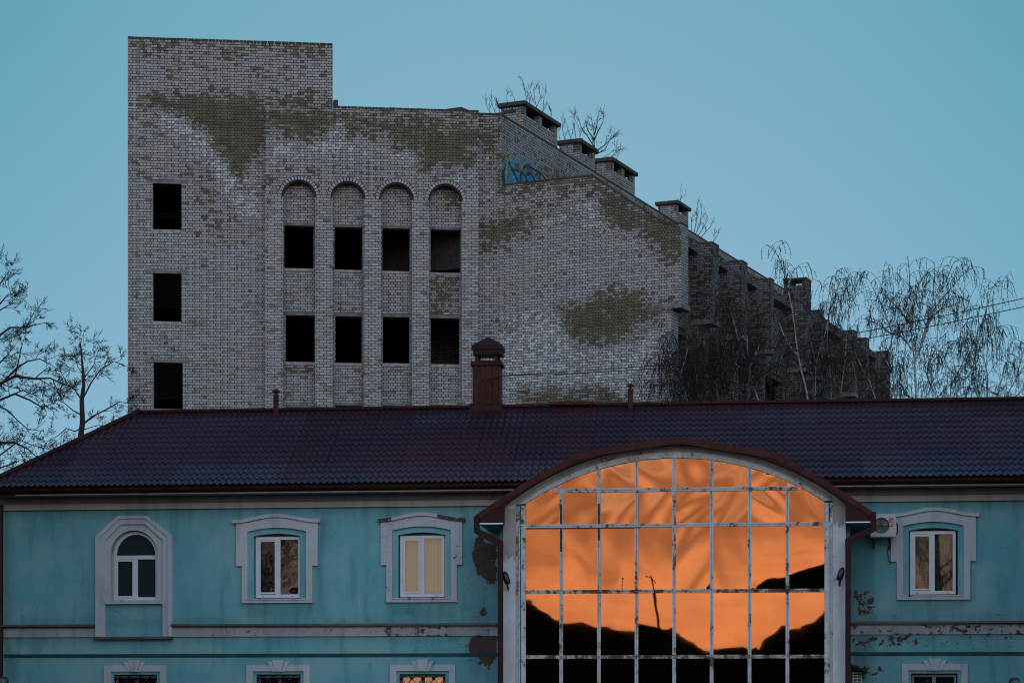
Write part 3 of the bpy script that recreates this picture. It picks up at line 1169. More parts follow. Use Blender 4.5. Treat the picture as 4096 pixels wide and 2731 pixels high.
# concrete lintel under the projecting corner
l = MB()
l.box(D.s(2594), L1 + 0.015, -0.015, d1 + 0.2, zLin - 0.005, zLin + 0.16)
l.build('lintel', M_conc, GB, frame=D)
corner_px = [(2850, 2876), (2968, 2990), (3083, 3097), (3224, 3245), (3286, 3296), (3417, 3430), (3466, 3477), (3550, 3562)]
dd = [0.0]
for (a, b_) in corner_px:
    da = D.d_at(a, L1)[0]
    db = D.d_at(b_, L1)[0]
    dd.append(da)
    inner = s2370
    p = MB()
    p.prism([(inner, 0), (L2, 0), (L2, zLin), (L1, zLin), (L1, zC), (s2660, zC), (s2370, zB)], da, db)
    bo = p.build('bay', M_brick_wing_shaded, GB, frame=D)
    l = MB()
    l.box(L2 - 0.5, L1 + 0.015, da - 0.015, db + 0.1, zLin - 0.005, zLin + 0.16)
    l.build('lintel', M_conc, bo, frame=D)
    cp = MB()
    cp.box(s2660, L1 + 0.01, da - 0.015, db, zC + 0.002, zC + 0.07)
    cp.build('coping', M_conc_dark, bo, frame=D)
    if a in (3224, 3417, 3550):
        for k in range(1, 5):
            sl = MB()
            zz = zC - 1.0 - 3.3 * (k - 1)
            sl.box(L1 - 2.0, L1 + 0.02, da - 0.02, db - 0.1, zz - 0.12, zz)
            sl.build('slab', M_conc_dark, bo, frame=D)
dEnd = D.d_at(3562, L1)[0]
# recessed wing wall with dark openings (frame runs along the wing)
KO = D.w(L1 - REC, 0, 0)
K = Frame(KO.x, KO.y, math.pi / 2 - A23)
kh = []
for i in range(len(dd)):
    a = (d1 if i == 0 else D.d_at(corner_px[i - 1][1], L1)[0]) + 0.3
    b_ = (dd[i + 1] if i + 1 < len(dd) else dEnd) - 0.5
    if b_ - a > 0.8:
        for zz in (zLin - 2.6, zLin - 5.9, zLin - 9.2, zLin - 12.5):
            kh.append((a, b_, zz, zz + 2.3))
mb, A = wall_mb(K, 0.0, [0.2, dEnd], [0, zC - 0.45], kh, jamb=0.4, step=3.0)
mb.build('wing_wall', M_brick_wing_shaded, GB, frame=K, attrs=A)
mb = MB()
mb.prism([(0.6, zC - 3.6), (L1 - REC - 0.06, zC - 3.6), (L1 - REC - 0.06, zC - 0.44), (s2660, zC - 0.3), (s2370, zB - 0.3), (0.6, zB - 0.3)], 0.4, dEnd)
mb.box(0.6, L1 - 3.2, 0.5, dEnd, 0, zC - 3.6)
mb.build('wing_roof', M_conc_dark, GB, frame=D)
# upper flank wall with chimneys, receding
KFo = D.w(sAi, 0, 0)
KF = Frame(KFo.x, KFo.y, math.pi / 2 - A23)
zF = KF.z(2381, 693)
KFend = KF.s(3160)
mb, A = wall_mb(KF, 0.0, [0.003, KFend], [zB - 3.0, zF], step=1.5)
mb.build('flank_wall', M_brick_flank, GB, frame=KF, attrs=A)
cp = MB()
cp.box(0.003, KFend, -0.01, 0.4, zF + 0.002, zF + 0.07)
cp.build('coping', M_conc_dark, GB, frame=KF)
mb = MB()
mb.box(0.05, KFend, 0.02, 5.5, zB - 3.0, zF - 0.4)
mb.build('roof', M_conc_dark, GB, frame=KF)


def brick_chimney(pxc, pxr, pyc, w_in, n_open, mat=M_brick_flank):
    """side face flush with the flank wall from column pxc to pxr; cap corner row pyc"""
    a, b_ = KF.s(pxc), KF.s(pxr)
    zt = KF.z(pxc, pyc)
    ho = 0.34
    c = MB()
    c.box(a, b_, -0.004, w_in, zF - 0.5, zt - 0.16 - ho)
    # pillars between openings
    k = n_open
    W = (b_ - a)
    pw = 0.28
    for i in range(k + 1):
        x = a + (W - pw) * i / k
        c.box(x, x + pw, -0.004, 0.25, zt - 0.16 - ho, zt - 0.16)
    c.box(a, b_, w_in - 0.13, w_in, zt - 0.16 - ho, zt - 0.16)
    c.box(a, a + 0.13, -0.004, w_in, zt - 0.16 - ho, zt - 0.16)
    ch = c.build('chimney', mat, GB, frame=KF)
    q = MB()
    q.box(a - 0.12, b_ + 0.12, -0.13, w_in + 0.12, zt - 0.16, zt)
    q.build('cap', M_conc_dark, ch, frame=KF, bevel=0.02)
    return ch


brick_chimney(2093, 2229, 405, 0.95, 2)
brick_chimney(2316, 2380, 556, 0.88, 1)
brick_chimney(2445, 2539, 630, 0.80, 2)
brick_chimney(2706, 2753, 802, 0.92, 1)
# tall flue on the middle bay, see-through slot
da, db = D.d_at(3224, L1)[0], D.d_at(3245, L1)[0]
sA_, sB_ = L1 - 1.02, L1
tt = D.d_at(3224, L1)[1]
zTopT = EYE + (HZ - 1108) / F * tt
c = MB()
zs0 = EYE + (HZ - 1138) / F * tt
c.box(sA_, sB_, da - 0.006, db, zC - 0.5, zs0)
c.box(sA_, sA_ + 0.32, da - 0.006, db, zs0, zs0 + 0.22)
c.box(sB_ - 0.18, sB_, da - 0.006, db, zs0, zs0 + 0.22)
ch = c.build('chimney', M_brick_wing_shaded, GB, frame=D)
q = MB()
q.box(sA_ - 0.02, sB_ + 0.02, da - 0.03, db + 0.02, zs0 + 0.22, zTopT)
q.build('cap', M_conc_dark, ch, frame=D, bevel=0.02)


# ---- graffiti painted on the flank wall
def gr_mat(name, col):
    m, t, b = new_mat(name)
    uv = t.add('ShaderNodeUVMap')
    uv.uv_map = 'UVMap'
    br = t.add('ShaderNodeTexBrick')
    t.put(br.inputs['Vector'], uv.outputs[0])
    br.squash = 0.5
    br.squash_frequency = 2
    br.inputs['Color1'].default_value = (*[c * 0.8 for c in col], 1)
    br.inputs['Color2'].default_value = (*[min(1, c * 1.25) for c in col], 1)
    br.inputs['Mortar'].default_value = (0.02, 0.02, 0.02, 1)
    br.inputs['Scale'].default_value = 1
    br.inputs['Mortar Size'].default_value = 0.0085
    br.inputs['Brick Width'].default_value = 0.262
    br.inputs['Row Height'].default_value = 0.1015
    n = t.noise(uv.outputs[0], 4.0, 4, 0.6)
    t.put(b.inputs['Base Color'], t.mix(t.rng(n, 0.5, 0.75, 0, 0.6), br.outputs['Color'], (0.16, 0.15, 0.14)))
    b.inputs['Roughness'].default_value = 0.7
    return m


GM = {'blue': gr_mat('spray_blue', (0.02, 0.22, 0.38)), 'cyan': gr_mat('spray_cyan', (0.06, 0.32, 0.42)), 'yellow': gr_mat('spray_yellow', (0.38, 0.30, 0.06)),
      'black': gr_mat('spray_black', (0.012, 0.014, 0.02)), 'violet': gr_mat('spray_violet', (0.10, 0.09, 0.17)), 'pale': gr_mat('spray_pale', (0.13, 0.26, 0.32)),
      'orange': gr_mat('spray_orange', (0.38, 0.17, 0.05))}
gk = list(GM)
gmb = MB()
lay = [0.0]


def gpoly(colr, pts, conv_=True):
    p = conv(pts, 1850, 300, 2.24)
    lay[0] += 0.0012
    gmb.cur = gk.index(colr)
    q = [KF.sz(x, y) for x, y in p]
    i = len(gmb.v)
    gmb.v += [(s, -0.004 - lay[0], z) for s, z in q]
    gmb.face([i + k for k in range(len(q))])


def gline(colr, pts, wd=7):
    p = conv(pts, 1850, 300, 2.24)
    lay[0] += 0.0012
    gmb.cur = gk.index(colr)
    for k in range(len(p) - 1):
        s0, z0 = KF.sz(*p[k])
        s1, z1 = KF.sz(*p[k + 1])
        dx, dz = s1 - s0, z1 - z0
        L = math.hypot(dx, dz) or 1
        nx, nz = -dz / L * 0.045, dx / L * 0.045
        i = len(gmb.v)
        y = -0.004 - lay[0] - 0.0001 * k
        gmb.v += [(s0 + nx * 2.0, y, z0 + nz), (s0 - nx * 2.0, y, z0 - nz), (s1 - nx * 2.0, y, z1 - nz), (s1 + nx * 2.0, y, z1 + nz)]
        gmb.face((i, i + 1, i + 2, i + 3))


gpoly('pale', [(352, 860), (362, 790), (385, 740), (405, 745), (425, 700), (440, 735), (475, 728), (490, 770), (520, 760), (560, 790), (590, 775), (640, 815), (665, 805), (690, 850), (715, 860), (722, 905), (740, 940), (560, 975), (352, 990)])
gpoly('violet', [(450, 800), (500, 790), (560, 850), (500, 900), (460, 880)])
gpoly('yellow', [(640, 900), (700, 890), (715, 945), (650, 955)])
gpoly('cyan', [(410, 770), (440, 740), (480, 850), (520, 870), (560, 900), (600, 960), (440, 975), (420, 900)])
gpoly('blue', [(352, 880), (390, 760), (410, 770), (430, 900), (470, 970), (352, 985)])
gpoly('blue', [(520, 880), (560, 860), (610, 900), (660, 950), (560, 975), (530, 970)])
gpoly('violet', [(560, 800), (600, 790), (650, 850), (620, 900), (570, 860)])
gpoly('yellow', [(505, 800), (525, 790), (540, 840), (525, 860), (510, 840)])
gpoly('yellow', [(600, 830), (690, 860), (740, 900), (730, 945), (680, 945), (640, 880)])
gpoly('blue', [(600, 900), (650, 880), (700, 940), (640, 955)])
for ln in ([(410, 760), (418, 800), (450, 850), (500, 860)], [(430, 840), (470, 900), (500, 970)], [(355, 870), (380, 840), (400, 960)],
           [(520, 975), (515, 900), (530, 875), (560, 900), (580, 970)], [(575, 900), (590, 880), (620, 900), (650, 960)],
           [(545, 830), (580, 810), (640, 850), (700, 880), (740, 940)], [(370, 980), (360, 900), (352, 860)], [(650, 900), (690, 870), (685, 940)]):
    gline('black', ln)
for ln in ([(385, 900), (395, 780), (430, 720)], [(390, 970), (380, 860)]):
    gline('yellow', ln)
gmb.build('graffiti', [GM[k] for k in gk], GB, frame=KF)
# orange scrawl and dark tag on the first flue's front
gm2 = MB()
a = KF.s(2093)
for i, (x0, x1, z0, z1, m_) in enumerate([(0.15, 0.2, -0.75, -0.45, 0), (0.2, 0.42, -0.5, -0.45, 0), (0.55, 0.6, -0.95, -0.6, 0), (0.1, 0.32, -0.95, -0.9, 0),
                                          (0.3, 0.85, -0.42, -0.3, 1), (0.45, 0.5, -0.3, -0.24, 1)]):
    gm2.cur = m_
    zt = KF.z(2093, 405)
    gm2.quad((a - 0.006 - i * 0.001, x1, zt + z0), (a - 0.006 - i * 0.001, x0, zt + z0), (a - 0.006 - i * 0.001, x0, zt + z1), (a - 0.006 - i * 0.001, x1, zt + z1))
gm2.build('graffiti', [GM['orange'], GM['black']], GB, frame=KF)


# =================================================================== TURQUOISE HOUSE
TB = empty('turquoise_house', T.M, 'long two storey turquoise plastered house with white window surrounds and dark red metal tile roof', 'building')
sW0 = T.s(13)
sW1 = 21.0
ZT = lambda px, py, d=0.0: T.z(px, py, d)
zCorB = ZT(900, 2033)
zStr0, zStr1 = ZT(900, 2545), ZT(900, 2497)
zCh0, zCh1 = ZT(900, 2628), ZT(900, 2613)
WZ = dict(hood_c=2054, hood_s=2078)
# window openings of the upper storey, measured on the second window
W2 = dict(ox=(1015, 1201), zs=ZT(1106, 2144), zc=ZT(1106, 2133), zb=ZT(1106, 2392))
wins = [
    dict(hx=(927, 1278), cx=(944, 1270.5), lx=(967, 1249), ix=(990, 1223.6), ox=(1015, 1201), fx=(1022.7, 1199.5), gl=(1041, 1101.5), gr=(1121.6, 1193)),
    dict(hx=(1510.5, 1859), cx=(1522.7, 1848.6), lx=(1545, 1827), ix=(1569, 1802.5), ox=(1592.6, 1780.8), fx=(1600.6, 1777), gl=(1619.7, 1676), gr=(1697.6, 1766.5)),
    dict(hx=(3558, 3916), cx=(3564, 3904), lx=(3587, 3881), ix=(3613, 3855), ox=(3635, 3833), fx=(3640, 3823), gl=(3659, 3718), gr=(3739, 3811)),
]
lows = [
    dict(cx=(415, 664), ix=(442.5, 639.6), ox=(455, 628), kx=538),
    dict(cx=(985, 1239), ix=(1010, 1214), ox=(1026, 1202), kx=1113.5),
    dict(cx=(1560, 1821), ix=(1586, 1795.6), ox=(1598.5, 1782), kx=1691),
    dict(cx=(3607.6, 3871), ix=(3633.6, 3844.5), ox=(3644.7, 3830.7), kx=3739.5),
]
zo0, zos, zoc = W2['zb'], W2['zs'], W2['zc']
zl1 = ZT(1113, 2695)
holesU = [(T.s(w_['ox'][0]), T.s(w_['ox'][1]), zo0, zoc) for w_ in wins]
holesL = [(T.s(w_['ox'][0], 0.10), T.s(w_['ox'][1], 0.10), 0.9, zl1) for w_ in lows]
a0, a1 = T.s(442.5), T.s(630.6)
ac, ar_ = (a0 + a1) / 2, (a1 - a0) / 2
zab, zat = ZT(536, 2399), ZT(536, 2120)
zas = zat - ar_
holesA = [(a0, a1, zab, zat)]
mb, A = wall_mb(T, 0.0, [sW0, sW1], [zCh1, zStr0, zCorB + 0.3], holesU + holesA, attrs=('peel',), step=0.11)
# fill above segmental heads and arched corners
na = len(A['peel'])
for (a, b_, z0, z1) in holesU:
    m = (a + b_) / 2
    n = 10
    for k in range(n):
        x0, x1 = a + (b_ - a) * k / n, a + (b_ - a) * (k + 1) / n
        f = lambda x: zos + (zoc - zos) * (1 - ((x - m) / ((b_ - a) / 2)) ** 2)
        mb.quad((x0, 0, f(x0)), (x1, 0, f(x1)), (x1, 0, z1), (x0, 0, z1))
        mb.quad((x0, 0, f(x0)), (x0, 0.17, f(x0)), (x1, 0.17, f(x1)), (x1, 0, f(x1)))
    mb.quad((a, 0, z0), (a, 0.17, z0), (a, 0.17, z1), (a, 0, z1))
    mb.quad((b_, 0.17, z0), (b_, 0, z0), (b_, 0, z1), (b_, 0.17, z1))
A['peel'] += [0.0] * (len(mb.v) - na)
A['dirt'] += [0.0] * (len(mb.v) - na)
mb.build('wall', M_teal, TB, attrs=A)
for k in range(20):
    pass
# arched window field is one plaster slab (below), lower storey wall set back a little under a chamfer
mb, A = wall_mb(T, 0.10, [sW0, sW1], [0, zCh0], holesL, attrs=('peel',), jamb=0.16, step=0.13)
mb.build('wall', M_teal, TB, attrs=A)
mb = MB()
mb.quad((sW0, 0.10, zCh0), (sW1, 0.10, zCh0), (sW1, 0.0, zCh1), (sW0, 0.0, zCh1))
mb.build('chamfer', simple('shaded_turquoise', (0.055, 0.15, 0.17), 0.8), TB)  # underside shade painted in as a darker turquoise
mb = MB()
mb.box(sW0 + 0.02, sW1, 6.0, 6.2, 0, zCorB + 0.3)
mb.quad((sW0, 7, 0), (sW0, 0.0, 0), (sW0, 0.0, zCorB + .3), (sW0, 7, zCorB + .3))
mb.build('wall', M_teal, TB)
# dark rooms so no daylight leaks through
mb = MB()
mb.box(sW0 + 0.1, sW1, 1.4, 1.5, 0, zCorB + 0.2)
mb.build('inner_wall', M_room, TB)

# unseen tall dark conifers added outside the frame on both sides of the view; they close off the low sky for the ends of the house
WI = type('O', (), {'M': Matrix.Identity(4)})
M_added_needle = simple('added_conifer_needles', (0.010, 0.014, 0.010), 1.0, var=0.4, vscale=3, spec=0.0)


def conifer(x_c, y_c, rad, hgt, seed, label, group, leaves=5000):
    rg = random.Random(seed)
    e_ = empty('conifer', Matrix.Translation((x_c, y_c, 0)), label, 'conifer', group)
    c_ = MB()
    c_.tube([(x_c, y_c, 0), (x_c, y_c, hgt)], [0.16, 0.03], 7)
    c_.build('trunk', M_bark_dark, e_, frame=WI, uv=False)
    c_ = MB()
    rr_ = lambda t_: rad * (1 - t_) ** 0.45
    c_.lathe(x_c, y_c, [(rr_(k / 14) * (0.72 if k % 2 else 0.88), 0.4 + (hgt - 0.5) * k / 14) for k in range(15)], 14)
    for k in range(leaves):
        t_ = rg.random() ** 0.9
        z_ = 0.3 + (hgt - 0.3) * t_
        a_ = rg.uniform(0, 2 * math.pi)
        r_ = rr_(t_) * math.sqrt(rg.uniform(0.5, 1))
        p_ = Vector((x_c + r_ * math.cos(a_), y_c + r_ * math.sin(a_), z_))
        d_ = Vector((math.cos(a_), math.sin(a_), rg.uniform(-.6, .4))).normalized() * 0.13
        n_ = Vector((rg.uniform(-1, 1), rg.uniform(-1, 1), rg.uniform(-1, 1))).normalized() * 0.035
        i_ = len(c_.v)
        c_.v += [tuple(p_ - n_), tuple(p_ + n_), tuple(p_ + d_)]
        c_.face((i_, i_ + 1, i_ + 2))
    c_.build('crown', M_added_needle, e_, frame=WI, uv=False)
    return e_


conifer(-14.95, 57.3, 1.12, 9.5, 77, 'dark conifer grazing the far left edge in front of the house corner', None, 9000)
for q_, (a_, b_, r_, h_) in enumerate(((-15.5, 52.3, 2.6, 21), (-14.3, 47.0, 2.5, 20), (-18.6, 56.5, 2.6, 20), (-19.5, 50.0, 2.8, 22))):
    conifer(a_, b_, r_, h_, 80 + q_, 'unseen tall conifer added beyond the left edge to shade the house front', 'shading conifers added beyond the left edge')
for q_, (a_, b_, r_, h_) in enumerate(((15.2, 50.5, 2.6, 16), (16.4, 55.6, 2.4, 14))):
    conifer(a_, b_, r_, h_, 90 + q_, 'unseen conifer added beyond the right edge to shade the house front', 'shading conifers added beyond the right edge')

# cornice, frieze, soffit, gutter
zfr = ZT(900, 2008)
zsof = ZT(900, 1970, -0.55)
mb = MB()
mb.box(sW0 - 0.05, sW1, -0.06, 0.0 - 0.002, zCorB, zfr)
mb.box(sW0 - 0.07, sW1, -0.085, -0.06, zCorB - 0.0, zCorB + 0.03)
mb.build('cornice', M_cornice, TB)
mb = MB()
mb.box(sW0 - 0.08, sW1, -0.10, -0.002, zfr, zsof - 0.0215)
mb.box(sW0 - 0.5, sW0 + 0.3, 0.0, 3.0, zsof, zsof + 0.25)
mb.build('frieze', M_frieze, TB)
mb = MB()
mb.box(sW0 - 0.08, sW1, -0.60, -0.001, zsof - 0.02, zsof + 0.01)
x = sW0 - 0.08
while x < sW1:
    mb.box(x, x + 0.012, -0.59, -0.1, zsof - 0.028, zsof - 0.02)
    x += 0.12
mb.build('soffit', M_soffit, TB)
mb = MB()
zE = ZT(1500, 1932, -0.75)      # tile edge
gy, gr = -0.72, 0.075
mb.box(sW0 - 0.62, sW1, -0.62, -0.57, zsof + 0.012, zE - 0.0)
n = 8
for (ra, rb) in ((gr, gr - 0.006),):
    for k in range(n):
        t0, t1 = math.pi + math.pi * k / n, math.pi + math.pi * (k + 1) / n
        for r_ in (ra, rb):
            p0 = (gy + r_ * math.cos(t0), zE - 0.05 + r_ * math.sin(t0) * 1.3)
            p1 = (gy + r_ * math.cos(t1), zE - 0.05 + r_ * math.sin(t1) * 1.3)
            mb.quad((sW0 - 0.62, p0[0], p0[1]), (sW1, p0[0], p0[1]), (sW1, p1[0], p1[1]), (sW0 - 0.62, p1[0], p1[1]))
x = sW0
while x < sW1:
    mb.box(x, x + 0.03, -0.80, -0.62, zE - 0.16, zE - 0.145)
    x += 0.9
mb.box(sW0 - 0.62, sW0 + 0.55, -0.628, -0.601, zsof - 0.035, zE - 0.02)
mb.build('gutter', M_gutter, TB)

# roof
DR = 3.35
zR = ZT(555, 1653, DR)
dE = -0.78
run = DR - dE
rise = zR - zE
sH = T.s(555, DR)
sC = T.s(-78, dE)


def tile_sheet():
    mbx = MB()
    wl, rl = 0.183, 0.35
    slope_len = math.hypot(run, rise)
    ux, uz = run / slope_len, rise / slope_len
    nx, nz = -uz, ux
    rows = int(math.ceil(slope_len / rl))
    cols_per = 7
    s_a, s_b = sC, sW1
    ncol = int((s_b - s_a) / wl * cols_per)
    qs = []
    for r in range(rows):
        for t_, hh in ((0.0, 1.0), (0.06, 1.0), (0.55, 0.5), (0.999, 0.0)):
            qs.append((min(slope_len, (r + t_) * rl), hh))
    lines = []
    for qi, (q, hh) in enumerate(qs):
        f = q / slope_len
        smin = sC + (sH - sC) * f
        row = []
        for c in range(ncol + 1):
            s = s_a + (s_b - s_a) * c / ncol
            ph = (s / wl) % 1.0
            wv = 0.5 - 0.5 * math.cos(2 * math.pi * ph)
            wv = wv ** 1.5
            ss_ = max(s, smin)
            # the lower edge of a metal tile waves along with the profile
            h = 0.030 * wv + 0.019 * hh + 0.004 * mnoise.noise((s * 0.6, q * 0.8, 1.0))
            q2 = q + (0.070 * (wv - 0.5) if qi > 0 else 0.03 * wv)
            row.append((ss_, dE + ux * q2 + nx * h, zE + uz * q2 + nz * h))
        lines.append(row)
    ids = [[mbx.vert(p) for p in row] for row in lines]
    for k in range(len(lines) - 1):
        for c in range(ncol):
            if lines[k][c][0] == lines[k][c + 1][0] and lines[k + 1][c][0] == lines[k + 1][c + 1][0]:
                continue
            mbx.face((ids[k][c], ids[k][c + 1], ids[k + 1][c + 1], ids[k + 1][c]))
    return mbx


RF = tile_sheet().build('roof', M_tile, TB, smooth=False, uv=False)
mb = MB()
yb = DR + run
mb.quad((sC, dE, zE - 0.01), (sH, DR, zR - 0.02), (sH, DR, zR - 0.03), (sC, yb, zE - 0.01))
mb.quad((sC, yb, zE), (sH, DR, zR - 0.02), (sW1, DR, zR - 0.02), (sW1, yb, zE))
mb.quad((sC, dE + 0.05, zE - 0.03), (sW1, dE + 0.05, zE - 0.03), (sW1, DR, zR - 0.06), (sH, DR, zR - 0.06))
mb.build('roof_slope', M_red2, RF)
mb = MB()
mb.hexa((sH - 0.12, zR + 0.02), (sH - 0.12, zR + 0.09), (sW1, zR + 0.09), (sW1, zR + 0.02), DR - 0.11, DR + 0.11)
x = sH
while x < sW1:
    mb.box(x, x + 0.05, DR - 0.118, DR + 0.118, zR + 0.015, zR + 0.098)
    x += 1.95
mb.build('ridge_cap', M_red, RF)
mb = MB()
P0, P1 = Vector((sC - 0.03, dE, zE + 0.03)), Vector((sH, DR, zR + 0.05))
for k in range(6):
    a, b_ = P0.lerp(P1, k / 6), P0.lerp(P1, (k + 1) / 6 + 0.006)
    mb.tube([a, b_], [0.085 + 0.004 * (k % 2)] * 2, 8)
mb.build('hip_cap', M_red, RF, uv=False)
# low hatch box along the ridge
mb = MB()
mb.hexa((T.s(2196, DR), zR + 0.05), (T.s(2196, DR), ZT(2196, 1611, DR)), (T.s(2380, DR), ZT(2380, 1607, DR)), (T.s(2380, DR), zR + 0.05), DR - 0.2, DR + 0.3)
mb.build('roof_hatch', M_red2, TB)

# string course with flashing, both sides of the arched window surround
sS0, sS1 = T.s(381), T.s(688)
sPl, sPr = T.s(1995), T.s(3400)
for (a, b_) in ((sW0 - 0.04, sS0), (sS1, sW1)):
    m_, A = wall_mb(T, -0.05, [a, b_], [zStr0, zStr1 - 0.03], attrs=('peel',), step=0.12)
    px = lambda s: T.pix(s, 0, zStr0)[0]
    vals = []
    for v in m_.v:
        p = px(v[0])
        k = 0.30 + 0.12 * max(0, min(1, (p - 700) / 900))
        if 1550 < p < 1790:
            k = 0.56
        if p > 3390:
            k = 0.50
        vals.append(k if p > 600 else 0.2)
    n = len(m_.v)
    m_.quad((a, -0.05, zStr0), (a, 0, zStr0), (b_, 0, zStr0), (b_, -0.05, zStr0))
    vals += [0.0] * (len(m_.v) - n)
    m_.build('string_course', M_band, TB, attrs={'peel': vals})
    m_ = MB()
    m_.prism([(a, zStr1 - 0.03), (b_, zStr1 - 0.03), (b_, zStr1 + 0.02), (a, zStr1 + 0.02)], -0.13, -0.001)
    m_.box(a, b_, -0.15, -0.128, zStr1 - 0.045, zStr1 - 0.0)
    m_.box(a, b_, -0.09, -0.051, zStr1 - 0.08, zStr1 - 0.031)
    m_.build('flashing', M_flash, TB)


def seg_arc(x0, x1, zs, zc, n=14):
    m = (x0 + x1) / 2
    h = (x1 - x0) / 2
    return [(x0 + (x1 - x0) * k / n, zs + (zc - zs) * (1 - ((x0 + (x1 - x0) * k / n - m) / h) ** 2)) for k in range(n + 1)]


def hood_arc(x0, x1, zs, zc, n=20):
    """flat ends, raised middle"""
    out = []
    m = (x0 + x1) / 2
    h = (x1 - x0) / 2
    for k in range(n + 1):
        x = x0 + (x1 - x0) * k / n
        t_ = abs(x - m) / h
        out.append((x, zs + (zc - zs) * (0.5 + 0.5 * math.cos(math.pi * min(1, t_ / 0.95)))))
    return out


def sash_window(par, x0, x1, z0, z1, y, gl, gr, pane_mat, style):
    """plastic casement: frame, mullion, one opening leaf, panes"""
    f = MB()
    t_ = 0.055
    yf0, yf1 = y, y + 0.06
    zbg, ztg = z0 + 0.10, z1 - 0.085
    f.box(x0, x1, yf0, yf1, z0, zbg)
    f.box(x0, x1, yf0, yf1, ztg, z1)
    f.box(x0, gl[0], yf0, yf1, zbg, ztg)
    f.box(gr[1], x1, yf0, yf1, zbg, ztg)
    f.box(gl[1], gr[0], yf0, yf1, zbg, ztg)
    fr = f.build('window_frame', M_pvc, par, bevel=0.004)
    l = MB()
    a, b_, c, d_ = gl[0] - 0.035, gl[1] + 0.035, zbg + 0.012, ztg - 0.012
    yl = y - 0.018
    w_ = 0.05
    l.box(a, b_, yl, y - 0.001, c, c + w_)
    l.box(a, b_, yl, y - 0.001, d_ - w_, d_)
    l.box(a, a + w_, yl, y - 0.001, c + w_, d_ - w_)
    l.box(b_ - w_, b_, yl, y - 0.001, c + w_, d_ - w_)
    l.build('casement', M_pvc, fr, bevel=0.004)
    for q in (0.17, 0.83):
        dh = MB()
        x_ = x0 + (x1 - x0) * q
        dh.box(x_ - 0.035, x_ + 0.035, y - 0.006, y - 0.001, z0 + 0.03, z0 + 0.045)
        dh.build('drain_cap', M_black, fr)
    g_ = MB()
    g_.quad((gl[0] - 0.02, y + 0.03, zbg - 0.01), (gl[1] + 0.02, y + 0.03, zbg - 0.01), (gl[1] + 0.02, y + 0.034, ztg + 0.01), (gl[0] - 0.02, y + 0.034, ztg + 0.01))
    g_.quad((gr[0] - 0.02, y + 0.031, zbg - 0.01), (gr[1] + 0.02, y + 0.031, zbg - 0.01), (gr[1] + 0.02, y + 0.027, ztg + 0.01), (gr[0] - 0.02, y + 0.027, ztg + 0.01))
    g_.build('pane', pane_mat, fr)
    if style == 'blind':
        b2 = MB()
        n = int((x1 - x0) / 0.089)
        for k in range(n + 1):
            xa = x0 + 0.0445 + k * 0.089 - 0.0445
            b2.quad((xa, y + 0.16, z0), (xa + 0.084, y + 0.175, z0), (xa + 0.084, y + 0.175, z1), (xa, y + 0.16, z1))
        b2.build('blinds', M_blind, fr)
    if style == 'curtain':
        b2 = MB()
        n = 60
        pts = []
        for k in range(n + 1):
            xa = x0 + (x1 - x0) * k / n
            pts.append((xa, y + 0.2 + 0.03 * math.sin(xa * 60) + 0.015 * math.sin(xa * 23)))
        for k in range(n):
            b2.quad((pts[k][0], pts[k][1], z0), (pts[k + 1][0], pts[k + 1][1], z0), (pts[k + 1][0], pts[k + 1][1], z1), (pts[k][0], pts[k][1], z1))
        b2.build('curtain', M_curtain, fr)
    return fr


